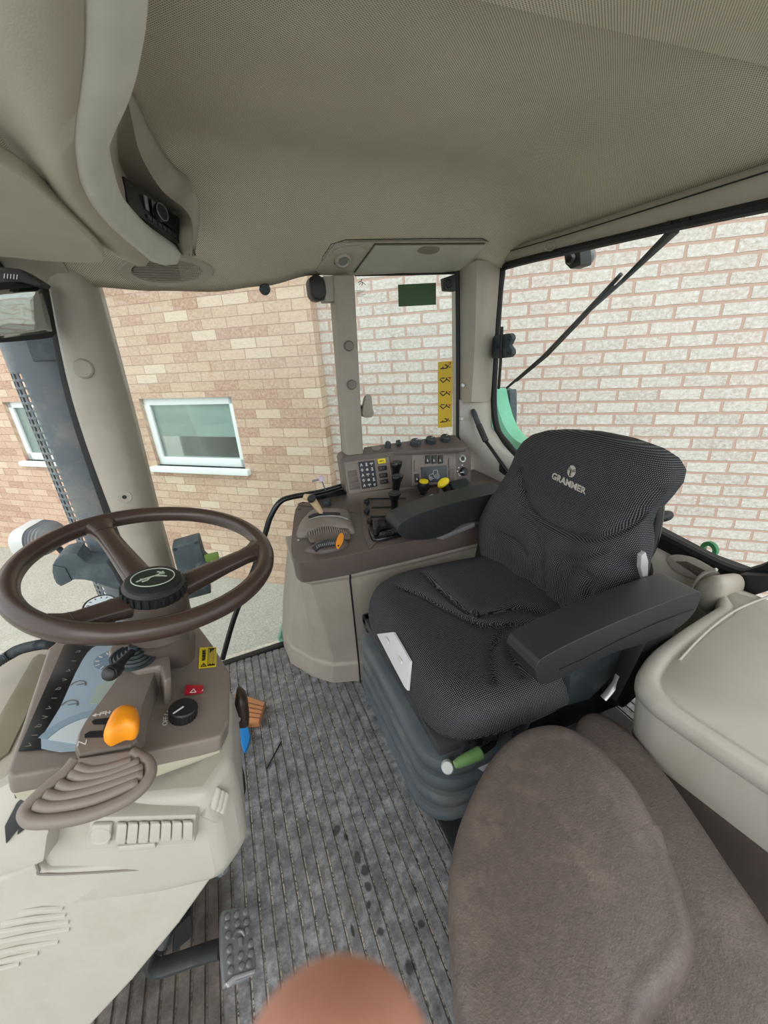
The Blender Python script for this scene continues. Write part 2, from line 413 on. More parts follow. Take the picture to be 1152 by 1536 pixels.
g = MB(); g.face([V((-30, -30, GZ)), V((30, -30, GZ)), V((30, 30, GZ)), V((-30, 30, GZ))])
struct(obj('floor_yard', g, groundm, smooth=0))
def house_window(n, w, lift):
    root = sthing('window_%d' % n, wpt((w[0]+w[1])/2, w[2], dF))
    f = .062; d = dF+.035
    mb = MB(); 
    def bar(a, b, c, e, dep=.05, off=0): mb.prism([wpt(a, c, d-off), wpt(b, c, d-off), wpt(b, e, d-off), wpt(a, e, d-off)], WN*dep, .004)
    bar(w[0], w[1], w[3]-f, w[3]); bar(w[0], w[1], w[2], w[2]+f*1.2); bar(w[0], w[0]+f, w[2], w[3]); bar(w[1]-f, w[1], w[2], w[3])
    obj('frame', mb, upvc, root)
    mb = MB(); mb.prism([wpt(w[0]-.05, w[2]-.05, dF-.05), wpt(w[1]+.05, w[2]-.05, dF-.05), wpt(w[1]+.05, w[2], dF-.05), wpt(w[0]-.05, w[2], dF-.05)], WN*.1, .008)
    obj('sill', mb, upvc, root)
    a, b, c, e = w[0]+f, w[1]-f, w[2]+f*1.2, w[3]-f
    mb = MB(); mb.prism([wpt(a, c, d+.02), wpt(b, c, d+.02), wpt(b, e, d+.02), wpt(a, e, d+.02)], WN*.006); obj('pane', mb, pane_m, root, smooth=0)
    mid = c+(e-c)*lift
    mb = MB(); mb.prism([wpt(a-.03, mid, d+.05), wpt(b+.03, mid, d+.05), wpt(b+.03, e+.05, d+.05), wpt(a-.03, e+.05, d+.05)], WN*.004); 
    mb.prism([wpt(a-.03, mid-.015, d+.045), wpt(b+.03, mid-.015, d+.045), wpt(b+.03, mid+.02, d+.045), wpt(a-.03, mid+.02, d+.045)], WN*.015, .003); obj('roller_blind', mb, blind, root)
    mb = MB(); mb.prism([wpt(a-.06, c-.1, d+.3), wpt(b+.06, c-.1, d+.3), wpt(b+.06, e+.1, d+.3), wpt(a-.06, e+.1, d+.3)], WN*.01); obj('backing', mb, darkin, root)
house_window(1, W1, .42); house_window(2, W2, .02)

# ================================================================== CAB SHELL
# floor: ribbed rubber mat, real grooves running across the cab
mb = MB(); per = .029; xs = []
x = -.95
prof = []
k0 = math.floor(-.95/per)
for k in range(k0, int(1.15/per)+1):
    c = k*per
    prof += [(c-.0042, 0), (c-.0026, -.0045), (c+.0026, -.0045), (c+.0042, 0)]
prof = [(a, z) for a, z in prof if -.95 <= a <= 1.15]
ys = [-.45, 0, .5, 1.0, 1.495]
for (xa, za), (xb, zb) in zip(prof[:-1], prof[1:]):
    for ya, yb in zip(ys[:-1], ys[1:]): mb.face([V((xa, ya, za)), V((xb, ya, zb)), V((xb, yb, zb)), V((xa, yb, za))])
bmesh.ops.remove_doubles(mb.bm, verts=mb.bm.verts, dist=1e-5)
mb.box((.1, .52, -.03), (2.1, 1.95, .04))
struct(obj('floor', mb, matm, smooth=30))
# door sill lip
mb = MB(); mb.prism([V((-.32, 1.485, -.05)), V((.2, 1.51, -.05)), V((.2, 1.535, -.05)), V((-.32, 1.51, -.05))], (0, 0, .058), .004)
struct(obj('trim_1', mb, blackm))

# ceiling: one stretched headliner
def smin(a, b, k): h = max(0, min(1, .5+.5*(b-a)/k)); return b*(1-h)+a*h-k*h*(1-h)
def edge_z(x):
    pts = [(-.6, 1.39), (-.3, 1.378), (-.1, 1.362), (.05, 1.356), (.2, 1.368), (.36, 1.395), (.55, 1.40), (.9, 1.40), (1.2, 1.415)]
    for (a, za), (b, zb) in zip(pts[:-1], pts[1:]):
        if a <= x <= b: t = (x-a)/(b-a); t = t*t*(3-2*t); return za+(zb-za)*t
    return 1.4
YE = (Q(700, 2, ZP(1.555)).y+Q(1152, 122, ZP(1.555)).y)/2
print('YE', YE, Q(700, 2, ZP(1.555)), Q(1152, 122, ZP(1.555)))
def ceil_z(x, y):
    zr = edge_z(x)+.80*max(0, 1.5-y); zb = 1.462+.62*max(0, 1.09-x)
    z = smin(smin(1.6, zr, .07), zb, .07)
    if x > .2:
        t = max(0, min(1, (YE-y)/.02)); t = t*t*(3-2*t)
        f = max(0, min(1, (x-.2)/.1)); z = z*(1-t*f)+1.553*t*f
    return z
mb = MB(); X0, X1, Y0, Y1 = -.55, 1.09, -.45, 1.5
ynodes = [Y0+(Y1-Y0)*i/70 for i in range(71)] + [YE-.03+.04*i/14 for i in range(15)]; ynodes = sorted(set(ynodes))
NYN = len(ynodes)-1
def cpos(u, v): x = X0+(X1-X0)*u; y = ynodes[min(NYN, int(round(v*NYN)))]; return V((x, y, ceil_z(x, y)))
mb.grid(cpos, 70, NYN, lambda u, v: (X0+(X1-X0)*u, ynodes[min(NYN, int(round(v*NYN)))]*1.15))
co = obj('ceiling', mb, headl, smooth=80, solid=.03); struct(co)
# roof skin above, so daylight comes only through the glass
mb = MB(); mb.box((.27, .5, 1.72), (1.75, 2.05, .06), bev=.02); struct(obj('ceiling_roof', mb, teal))

def strip(name, left, right, plane, dvec, m, bev=.012, parent=None):
    mb = MB(); mb.prism(QS(left, plane)+QS(right[::-1], plane), dvec, bev, 3); return obj(name, mb, m, parent)
# front right pillar
P148 = YP(1.47)
lp = QS([(62, 392), (105, 600), (170, 785), (232, 930)], P148); rp = QS([(134, 396), (200, 640), (238, 790), (278, 930)], P148)
mb = MB(); rings = []
for a, b in zip(lp, rp):
    w = b-a; n = V((0, 1, 0))
    rings.append([a+n*.1, a+n*.02, a+w*.08, a+w*.3-n*.012, a+w*.66-n*.012, a+w*.8+n*.004, a+w*.97+n*.035, b+n*.06, b+n*.1])
rr = []
rr = [list(x) for x in zip(*[cat(list(c_), 6) for c_ in zip(*rings)])]; mb.loft(rr)
pil = struct(obj('trim_2', mb, pillarm, smooth=50))
mb = MB(); mb.lathe([(.001, .009), (.022, .009), (.026, .006), (.027, 0), (.001, 0)], Q(125, 553, YP(1.459)), (0, -1, .05)); obj('cover_cap', mb, pillarm, pil)
mb = MB(); mb.lathe([(.001, .004), (.02, .004), (.023, 0), (.001, 0)], Q(187, 745, YP(1.46)), (0, -1, 0)); hc = obj('screw_boss', mb, pillarm, pil)
mb = MB(); mb.lathe([(.001, .0046), (.0065, .0046), (.0065, .003), (.001, .003)], Q(187, 745, YP(1.46)), (0, -1, 0)); obj('screw_hole', mb, inkb, pil)
strip('seal', [(p.x, p.y) for p in cat([V((60, 420, 0)), V((98, 600, 0)), V((160, 785, 0)), V((190, 860, 0))], 5)], [(p.x, p.y) for p in cat([V((72, 415, 0)), V((112, 600, 0)), V((176, 785, 0)), V((206, 860, 0))], 5)], YP(1.5), (0, .05, 0), blackm, .004, pil)
# door post
post = struct(strip('trim_3', [(500, 412), (520, 690)], [(532, 411), (546, 690)], YP(1.45), (0, .07, 0), pillarm, .01))
for c, r_ in (((523, 519), .0165), ((527, 577), .0165)):
    mb = MB(); mb.lathe([(.001, .011), (r_*.8, .011), (r_, .006), (r_*1.05, 0), (.001, 0)], Q(*c, YP(1.45)), (0, -1, 0)); obj('bolt_cap', mb, taupe, post)
mb = MB(); mb.prism(QS([(484, 414), (503, 413), (506, 452), (488, 453)], YP(1.46)), (0, .07, 0), .006); obj('hinge_bracket', mb, pillarm, post)
# rear right pillar
P = YP(1.46)
L_ = QS([(690, 402), (690, 500), (690, 605)], YP(1.5)); F_ = QS([(716, 390), (714, 500), (708, 603)], YP(1.44)); G_ = QS([(751, 393), (744, 480), (736, 603)], XP(1.085))
rings = []
for a, b, c in zip(L_, F_, G_):
    b2 = b.lerp(a, .25); b3 = b.lerp(c, .2)
    rings.append([a+V((0, .06, 0)), a, b2, b+V((0, .004, 0)), b3, c, c+V((.006, .02, 0)), V((c.x, a.y+.06, c.z))])
mb = MB(); rr = []
for i in range(2):
    for t in (0, .33, .66): rr.append([p.lerp(q, t) for p, q in zip(rings[i], rings[i+1])])
rr.append(rings[-1]); mb.loft(rr)
cp_ = struct(obj('trim_4', mb, beige, smooth=50))
for c in ((694, 578), (692, 628)):
    p = Q(*c, YP(1.475)); mb = MB(); mb.lathe([(.001, .006), (.006, .006), (.0075, .003), (.009, 0), (.001, 0)], p, (-.2, -1, 0), 16); obj('screw', mb, silver, cp_)
# corner trim below the pillar, sweeping down behind the console
A = QS([(690, 600), (690, 655), (708, 690), (722, 735)], YP(1.49)); B = QS([(736, 600), (738, 640), (757, 668), (800, 715)], XP(1.085))
B[2].x = 1.08; rings = []
for i, (a, b) in enumerate(zip(A, B)):
    m1 = a.lerp(b, .3)+V((-.01, -.015-.02*i, 0)); m2 = a.lerp(b, .7)+V((-.01, -.02-.02*i, 0))
    rings.append([a+V((0, .06, 0)), a, m1, m2, b, b+V((.006, .02, -.01)), V((b.x, a.y+.06, (a.z+b.z)/2-.01))])
last = rings[-1]; rings.append([p+V((.0, -.02, -.25)) for p in last])
mb = MB(); rr = []
for i in range(len(rings)-1):
    for t in (0, .5): rr.append([p.lerp(q, t) for p, q in zip(rings[i], rings[i+1])])
rr.append(rings[-1]); mb.loft(rr)
struct(obj('trim_5', mb, beige_l, smooth=60))
# rear header rail
mb = MB(); rr = []
for (ax, ay), (bx, by) in zip([(757, 379), (850, 352), (1000, 305), (1152, 257), (1400, 180)], [(755, 398), (850, 375), (1000, 341), (1152, 305), (1400, 243)]):
    a = Q(ax, ay, XP(1.075)); b = Q(bx, by, XP(1.1)); m_ = a.lerp(b, .45)+V((-.012, 0, -.004))
    rr.append([a+V((.02, 0, .03)), a, m_, b+V((-.004, 0, .006)), b, b+V((.05, 0, 0)), a+V((.08, 0, .03))])
mb.loft(rr); hd = struct(obj('trim_6', mb, beige, smooth=60))
mb = MB(); mb.tube([Q(px, py, XP(1.072)) for px, py in ((757, 379), (850, 352), (1000, 305), (1152, 257), (1400, 180))], .0016, 6); obj('seam_line', mb, inkb, hd)
cc_ = frame(Q(826, 368, XP(1.075)), (0, 1, 0), (-1, 0, -.45)); mb = MB(); mb.tube([cc_ @ V((.022*cos(2*pi*k/28), .014*sin(2*pi*k/28), .004)) for k in range(28)], .0014, 6, True); obj('cover_plate', mb, beige, hd)
for c in ((800, 377), (1000, 335), (1028, 329)):
    mb = MB(); mb.box(Q(*c, XP(1.083)), (.006, .02, .006)); obj('slot', mb, blackm, hd)
# rear window
yz = [(.645, 1.395), (1.0, 1.407), (1.47, 1.415), (1.515, 1.39), (1.53, 1.2), (1.535, .93), (1.5, .8), (1.42, .745), (1.335, .708), (1.1, .66), (.72, .628), (.53, .612), (.47, .635), (.43, .72), (.42, 1.0), (.43, 1.32), (.47, 1.38)]
ring = cat([V((1.1, y, z)) for y, z in yz], 6, True)
root = sthing('window_3', (1.1, 1, .62))
mb = MB(); mb.tube(ring, .014, 8, True); obj('seal', mb, blackm, root)
mb = MB(); mb.bm.faces.new([mb.bm.verts.new(p+V((.006, 0, 0))) for p in ring]); obj('pane', mb, glass, root, smooth=0)
# rear window lower frame and side trim panel
def rail(name, top, bot, plane, dvec, m, bev=.01, kind=True, parent=None):
    o = strip(name, top, bot, plane, dvec, m, bev, parent); 
    if kind: struct(o)
    return o
o = rail('trim_7', [(765, 680), (975, 797), (1050, 838), (1112, 862), (1160, 862)], [(760, 696), (975, 822), (1040, 862), (1100, 884), (1160, 880)], XP(1.09), (.06, 0, 0), blackm, .006)
# panel below rear window (with door-lock switch recess)
mb = MB(); T = QS([(720, 690), (800, 722), (900, 775), (984, 822), (1045, 853), (1102, 880)], XP(1.085)); rr = []
for p in T:
    rr.append([p+V((.06, 0, 0)), p, p+V((-.02, 0, -.012)), p+V((-.05, 0, -.09)), p+V((-.06, 0, -.32)), p+V((.06, 0, -.32))])
mb.loft(rr); sidep = struct(obj('trim_8', mb, beige_l, smooth=50))
pl = PL(T[4]+V((-.034, 0, -.05)), (-.93, 0, .36))
mb = MB(); o_ = QS([(1000, 840), (1010, 832), (1038, 836), (1072, 856), (1068, 864), (1040, 868), (1012, 856)], up(pl, .004)); mb.prism(cat(o_, 4, True), pl[1]*-.02, .002); sw = obj('switch_bezel', mb, beige_l, sidep)
mb = MB(); mb.prism(QS([(1013, 842), (1030, 842), (1060, 857), (1046, 864)], up(pl, .006)), pl[1]*-.02, .001); obj('switch_recess', mb, brown, sw)
# right door: glass, seal, grab rail
root = sthing('door_1', (.4, 1.5, 0))
dp = YP(1.515)
o_ = QS([(100, 425), (250, 431), (400, 424), (497, 408), (520, 690)], dp); o_ += [V((.33, 1.515, .45)), V((.2, 1.515, .02)), V((-.33, 1.515, .02))]
mb = MB(); mb.prism(o_, (0, .006, 0)); obj('pane', mb, glass, root, smooth=0)
mb = MB(); mb.tube(QS([(499, 452), (507, 560), (516, 690)], YP(1.505)), .006, 8); obj('seal', mb, blackm, root)
mb = MB(); mb.tube(QS([(503, 452), (511, 560), (519, 690)], YP(1.5)), .004, 8); obj('seal_strip', mb, steel, root)
mb = MB(); mb.prism(QS([(440, 868), (447, 870), (436, 955), (424, 966), (417, 962), (428, 930)], YP(1.525)), (0, .03, 0), .004); obj('lower_frame', mb, teal, root)
rail_p = cat([Q(334, 988, YP(1.47)), Q(352, 925, YP(1.47)), Q(382, 850, YP(1.47)), Q(398, 800, YP(1.47)), Q(406, 775, YP(1.47)), Q(420, 753, YP(1.475)), Q(440, 745, YP(1.48)), Q(480, 738, YP(1.485)), Q(522, 726, YP(1.485))], 6)
mb = MB(); mb.tube(rail_p, .0105, 12); rl = obj('grab_rail', mb, blackg, root)
mb = MB(); mb.prism(QS([(468, 745), (520, 732), (522, 755), (474, 762)], YP(1.49)), (0, .02, 0), .003); obj('rail_bracket', mb, blackg, root)
for c in ((485, 753), (505, 748)):
    mb = MB(); mb.lathe([(.001, .006), (.006, .006), (.0075, 0), (.001, 0)], Q(*c, YP(1.49)), (0, -1, 0), 12); obj('bolt', mb, dgrey, root)
# door window 'latch' button high on the glass
mb = MB(); mb.lathe([(.001, .02), (.012, .02), (.0165, .012), (.017, 0), (.001, 0)], Q(397, 434, YP(1.51)), (0, -1, 0)); obj('glass_stud', mb, dgrey, root)
# right quarter window
root = sthing('window_4', (.7, 1.5, .8))
o_ = QS([(530, 411), (690, 407), (690, 660), (544, 690)], YP(1.52)); mb = MB(); mb.prism(o_, (0, .006, 0)); obj('pane', mb, glass, root, smooth=0)
mb = MB(); mb.tube(QS([(686, 405), (687, 520), (687, 662)], YP(1.505)), .0085, 8); obj('seal', mb, blackm, root)
mb = MB(); mb.tube(QS([(532, 412), (610, 411), (686, 409)], YP(1.505)), .005, 8); obj('top_seal', mb, blackm, root)
# ================================================================== OVERHEAD
SL = PL((0, 1.5, 1.362), (0, -.8, -1))          # headliner slope above the door
SLh = PL((.6, 1.5, 1.40), (0, -.8, -1))
# front overhead module: fabric pod, grey band, radio shelf
def row(pts, zs):
    return [Q(px, py, ZP(z)) for (px, py), z in zip(pts, zs)]
n8 = 11
edge = [(218, -110), (216, -50), (213, 0), (207, 60), (192, 112), (171, 160), (159, 200), (163, 245), (185, 305), (228, 355), (272, 383)]
seam = [(128, -110), (127, -50), (127, 0), (125, 60), (117, 125), (110, 170), (109, 215), (120, 270), (150, 320), (185, 355), (222, 387)]
podl = [(-160, -110), (-130, -20), (-90, 60), (-50, 120), (-15, 170), (15, 215), (38, 250), (70, 300), (110, 330), (150, 368), (190, 389)]
er = row(edge, [1.432]*6+[1.43, 1.428, 1.424, 1.42, 1.412])
sr = row(seam, [1.395]*6+[1.395, 1.394, 1.39, 1.388, 1.386])
plr = row(podl, [1.44]*6+[1.435, 1.43, 1.415, 1.40, 1.39])
def dens(r): return cat(r, 5)
er, sr, plr = dens(er), dens(sr), dens(plr)
om = thing('overhead_console', 'beige fabric overhead console with pale curved band and radio slot above the windscreen', 'overhead console', (-.15, .9, 1.45))
mb = MB(); rr = []
for a, b in zip(er, sr):
    m1 = a.lerp(b, .25)+V((0, 0, -.016)); m2 = a.lerp(b, .6)+V((0, 0, -.014))
    ins = a+V((-.008, .004, .02)); ins2 = a+V((-.03, .01, .03))
    rr.append([ins2, ins, a, m1, m2, b.lerp(a, .06)+V((0, 0, -.003)), b+V((0, 0, .006))])
mb.loft(rr, closed=False); obj('band', mb, bandm, om, smooth=80, solid=.004)
mb = MB(); rr = []
for a, b in zip(sr, plr):
    d = b-a; rr.append([a+V((0, 0, .006)), a+d*.05+V((0, 0, -.004)), a+d*.25+V((0, 0, -.012)), a+d*.5+V((0, 0, -.012)), a+d*.75+V((0, 0, -.004)), b, b+V((-.01, 0, .03)), b+V((-.02, .0, .1))])
mb.loft(rr, closed=False); obj('fabric_pod', mb, podf, om, smooth=80, solid=.004)
# radio shelf: cover lip against the headliner, ridge, recessed face
cA = [(178, 118), (188, 128), (206, 165), (232, 218), (262, 262), (292, 292), (300, 330), (292, 384)]
cB = [(177, 122), (184, 134), (194, 180), (208, 232), (240, 284), (274, 312), (286, 340), (285, 384)]
cC = [(176, 125), (181, 145), (176, 190), (182, 250), (215, 296), (262, 322), (272, 345), (278, 384)]
cD = [(175, 130), (176, 150), (162, 200), (166, 262), (190, 316), (236, 362), (262, 376), (272, 385)]
def rz(pts, zs): return cat([Q(px, py, ZP(z)) for (px, py), z in zip(pts, zs)], 5)
rA = rz(cA, [1.57, 1.572, 1.57, 1.565, 1.55, 1.515, 1.47, 1.405]); rB = rz(cB, [1.55, 1.555, 1.545, 1.535, 1.515, 1.485, 1.45, 1.408])
rC = rz(cC, [1.54, 1.545, 1.545, 1.54, 1.52, 1.495, 1.45, 1.41]); rD = rz(cD, [1.48, 1.48, 1.46, 1.455, 1.455, 1.445, 1.425, 1.41])
mb = MB(); rr = []
for a, b, c, d in zip(rA, rB, rC, rD):
    rr.append([a+V((.0, .0, .02)), a, a.lerp(b, .5)+V((0, .004, 0)), b.lerp(a, .12), b+V((.004, -.006, -.004)), b.lerp(c, .4)+V((.0, .006, 0)), c, c.lerp(d, .5), d])
mb.loft(rr, closed=False); obj('shelf_shell', mb, beige, om, smooth=70, solid=.004)
rp = [V((-.088, 1.115, 1.488)), V((.0, 1.30, 1.452)), V((-.01, 1.295, 1.408)), V((-.10, 1.12, 1.437))]
rp = [Q(181, 264, ZP(1.512)), Q(266, 327, ZP(1.473)), Q(268, 366, ZP(1.432)), Q(191, 316, ZP(1.455))]
nr = (rp[1]-rp[0]).cross(rp[3]-rp[0]).normalized()
if nr.dot(EYE-rp[0]) < 0: nr = -nr
rad = thing('radio', 'black car radio with round dial set in the overhead console', 'radio', rp[0])
mb = MB(); mb.prism([p+nr*.006 for p in rp], nr*-.07, .003); obj('body', mb, black, rad)
def rpt(u, v, h=0): return rp[0].lerp(rp[1], u).lerp(rp[3].lerp(rp[2], u), v)+nr*(.006+h)
mb = MB(); mb.prism([rpt(.42, .12), rpt(.92, .12), rpt(.92, .66), rpt(.42, .66)], nr*.003, .001); obj('display', mb, blackg, rad)
MR = frame(rpt(.56, .4), rp[1]-rp[0], nr)
mb = MB(); mb.lathe([(.001, .012), (.012, .012), (.015, .009), (.0165, 0), (.001, 0)], rpt(.56, .4), nr, 20); obj('volume_knob', mb, black, rad)
mb = MB(); mb.tube([rpt(.56, .4, .01)+ (MR.to_3x3() @ V((.0155*cos(a*pi/12), .0155*sin(a*pi/12), 0))) for a in range(24)], .0012, 6, True); obj('knob_ring', mb, steel, rad)
mb = MB(); mb.prism([rpt(.3, .15), rpt(.36, .15), rpt(.36, .6), rpt(.3, .6)], nr*.002); obj('silver_trim', mb, steel, rad)
for k in range(6):
    mb = MB(); u = .3+k*.1; mb.prism([rpt(u, .76), rpt(u+.08, .76), rpt(u+.08, .9), rpt(u, .9)], nr*.003, .001); obj('button', mb, dgrey, rad)
# speaker
spc = Q(252, 405, PL((0, 1.5, 1.36), (0, -.8, -1))); sn = V((0, -.8, -1)).normalized()
s1 = Q(180, 400, (spc, sn)); s2_ = Q(325, 402, (spc, sn)); sr_ = (s2_-s1).length/2; MS = frame(spc, (1, 0, 0), sn)
h1 = Q(252, 383, (spc, sn)); h2 = Q(252, 428, (spc, sn)); sr2 = (h1-h2).length/2
sq = sr2/sr_
spk = thing('speaker', 'round beige speaker grille in the roof lining above the right door', 'speaker', spc)
def ell(r, h, n=40): return [MS @ V((r*cos(2*pi*k/n), r*sq*sin(2*pi*k/n), h)) for k in range(n)]
mb = MB(); mb.loft([ell(sr_, -.006), ell(sr_, .004), ell(sr_*.97, .008), ell(sr_*.76, .007), ell(sr_*.73, .001), ell(sr_*.72, -.006)]); obj('rim', mb, beige, spk)
mb = MB(); mb.loft([ell(sr_*.74, .0005), ell(sr_*.74, -.004)]); obj('backing', mb, blackm, spk)
mb = MB()
for k in range(13):
    y = (-1+2*(k+.5)/13)*.7*sr_*sq; w = math.sqrt(max(0, 1-(y/(.72*sr_*sq))**2))*.72*sr_
    c = MS @ V((0, y, .004)); mb.box(c, (2*w, .005*sq, .003), MS.to_3x3(), .0015)
obj('grille_slats', mb, beige, spk)
# visor
zv = ZP(1.40); vo = QS([(-160, 150), (-60, 205), (0, 245), (50, 275), (90, 312), (130, 352), (155, 380), (158, 392), (140, 396), (60, 392), (0, 386), (-160, 380)], PL((-.3, 1, 1.40), (.25, .1, 1)))
mb = MB(); mb.prism(cat(vo, 3, True), V((0, 0, .022)), .009, 3)
tag(obj('sun_visor', mb, podf, smooth=60), 'beige padded sun visor lying folded up in the front corner of the cab', 'sun visor')
# lower headliner front edge behind the visor, roof corner trim
mb = MB(); rr = []
for x in (-.95, -.75, -.55, -.42, -.3): rr.append([V((x, 1.56, 1.39)), V((x, 1.5, 1.375)), V((x, 1.42, 1.43)), V((x, 1.3, 1.52)), V((x, 1.3, 1.7)), V((x, 1.56, 1.7))])
mb.loft(rr); struct(obj('trim_9', mb, beige))
# roof storage hatch and lamp
hatch = thing('roof_hatch', 'beige lined storage hatch in the roof above the right rear quarter window', 'hatch', Q(610, 400, SLh))
hp = up(SLh, .002)
mb = MB(); mb.prism(cat(QS([(482, 411), (487, 385), (500, 367), (520, 362), (640, 360), (722, 360), (731, 364), (722, 376), (688, 404), (600, 408)], hp), 3, True), SLh[1]*.006, .002); obj('surround', mb, beige, hatch)
mb = MB(); mb.prism(QS([(532, 408), (563, 367), (727, 366), (690, 403)], up(SLh, .009)), SLh[1]*.005, .002); dr = obj('door', mb, beige_l, hatch)
mb = MB(); mb.tube(QS([(531, 409), (562, 366), (728, 365)], up(SLh, .011)), .0013, 6); mb.tube(QS([(479, 411), (484, 385), (497, 366), (518, 360), (640, 358), (724, 358), (733, 363)], up(SLh, .003)), .0012, 6); obj('shut_line', mb, inkb, hatch)
mb = MB(); mb.prism(cat(QS([(626, 377), (636, 370), (659, 371), (654, 379), (640, 381)], up(SLh, .0145)), 3, True), SLh[1]*.002, .0006); obj('finger_pull', mb, taupe, dr)
lamp = thing('dome_lamp', 'small round beige courtesy lamp left of the roof storage hatch', 'lamp', Q(515, 389, SLh))
MLp = up(SLh, .008)
mb = MB(); mb.prism(cat(QS([(498, 378), (510, 371), (535, 368), (546, 373), (540, 380), (515, 382)], MLp), 4, True), SLh[1]*.003, .001); obj('lens_cover', mb, beige_l, lamp)
c = Q(514, 389, MLp); mb = MB(); mb.lathe([(.001, .008), (.016, .008), (.02, .012), (.026, .008), (.028, 0), (.001, 0)], c, SLh[1]); obj('ring', mb, beige, lamp)
mb = MB(); mb.lathe([(.001, .009), (.015, .009), (.016, .006), (.001, .006)], c, SLh[1]); obj('lens', mb, steel, lamp)
mb = MB(); mb.prism(QS([(501, 395), (525, 394), (520, 398), (513, 401), (507, 398)], up(SLh, .01)), SLh[1]*.002); obj('switch', mb, inkb, lamp)
# hinge knobs and stickers
k1 = thing('hinge_knob', 'black rounded hinge knob at the top left of the door post', 'bumper', Q(475, 433, YP(1.47)))  # hinge knob of the door glass
mb = MB(); M_ = frame(Q(475, 433, YP(1.48)), (1, 0, 0), (0, -1, 0)); mb.pillow([M_ @ V((a, b, 0)) for a, b in rrect(.054, .075, .025)], M_.to_3x3() @ V((0, 0, 1)), [(1, -.03), (1, .01), (.93, .02), (.8, .026), (.4, .029), (.05, .03)]); obj('cap', mb, black, k1)
mb = MB(); mb.box(Q(483, 433, YP(1.5)), (.03, .03, .05), bev=.004); obj('mount', mb, black, k1)
k2 = thing('hinge_knob', 'small black bumper block at the top right corner of the quarter window', 'bumper', Q(676, 424, YP(1.49)))
mb = MB(); mb.prism(QS([(666, 417), (684, 411), (684, 437), (668, 436)], YP(1.475)), (0, .03, 0), .005, 3); obj('block', mb, black, k2)
mb = MB(); mb.lathe([(.001, .006), (.011, .006), (.014, .002), (.014, 0), (.001, 0)], Q(673, 426, YP(1.475)), (-.4, -1, 0), 16); obj('cap', mb, blackm, k2)
mb = MB(); mb.prism(QS([(597, 427), (654, 424), (654, 457), (598, 460)], YP(1.512)), (0, .001, 0)); tag(obj('window_sticker', mb, gsticker, smooth=0), 'dark green rectangular sticker on the quarter window glass', 'sticker')
yl = thing('warning_label', 'tall yellow hand signal warning label on the right edge of the quarter window', 'label', Q(668, 590, YP(1.5)))
yq = QS([(657, 543), (679, 541), (678, 640), (657, 642)], YP(1.495)); mb = MB(); mb.prism(yq, (0, .0015, 0), .0004); obj('plate', mb, ylabel, yl, smooth=0)
def yp(u, v): return yq[0].lerp(yq[1], u).lerp(yq[3].lerp(yq[2], u), v)+V((0, -.0006, 0))
wid = (yq[1]-yq[0]).length
def ystroke(segs, w=.004):
    mb = MB()
    for pl_ in segs:
        for a, b in zip(pl_[:-1], pl_[1:]):
            A_, B_ = yp(*a), yp(*b); t = (B_-A_).normalized(); nn = t.cross(V((0, 1, 0)))*w/2; mb.prism([A_+nn, B_+nn, B_-nn, A_-nn], (0, .0004, 0))
    return mb
for v in (.07, .27, .47, .67, .88):
    obj('pictogram', ystroke([[(.15, v+.03), (.6, v+.03), (.75, v-.015)], [(.3, v+.03), (.35, v+.0)], [(.6, v+.03), (.62, v-.01), (.45, v-.02)], [(.75, v+.02), (.85, v+.02)]] if v in (.07, .88) else [[(.12, v-.02), (.35, v+.035), (.6, v-.01), (.82, v+.03)], [(.2, v-.03), (.45, v-.03)], [(.55, v+.0), (.6, v-.035)]]), inkb, yl, smooth=0)
for v in (.03, .24, .45, .65): obj('red_mark', ystroke([[(.7, v+.0), (.9, v+.0)], [(.82, v-.008), (.82, v+.03)]], .003), red, yl, smooth=0)
mk = thing('glass_mark', 'tiny dark maker mark etched at the top left of the quarter window', 'mark', Q(542, 428, YP(1.515)))
MK = frame(Q(542, 424, YP(1.514)), (1, 0, 0), (0, -1, 0)); obj('emblem', strokes(MK, [[(-.012, .0), (-.002, .004), (.004, .012)], [(-.002, .004), (.008, -.002), (.014, -.006)], [(-.009, -.006), (-.004, -.002)], [(.004, .002), (.002, -.008)]], .002), inkb, mk, smooth=0)
MK2 = frame(Q(543, 440, YP(1.514)), (1, 0, 0), (0, -1, 0)); obj('fine_print', strokes(MK2, [[(-.02, .004*i), (-.02+.008*(2+(i*7) % 3), .004*i)] for i in (-2, -1, 0, 1, 2)], .0012), inkg, mk, smooth=0)
wl = thing('window_latch', 'grey plastic lever latch on the left edge of the quarter window', 'latch', Q(550, 615, YP(1.49)))
mb = MB(); mb.prism(cat(QS([(548, 598), (552, 593), (557, 594), (559, 612), (561, 620), (557, 626), (546, 626), (544, 618)], YP(1.47)), 3, True), (0, .022, 0), .004); obj('lever', mb, pillarm, wl)
mb = MB(); mb.tube([Q(541, 612, YP(1.49)), Q(548, 611, YP(1.49)), Q(552, 612, YP(1.485))], .009, 12); obj('pivot', mb, dgrey, wl)
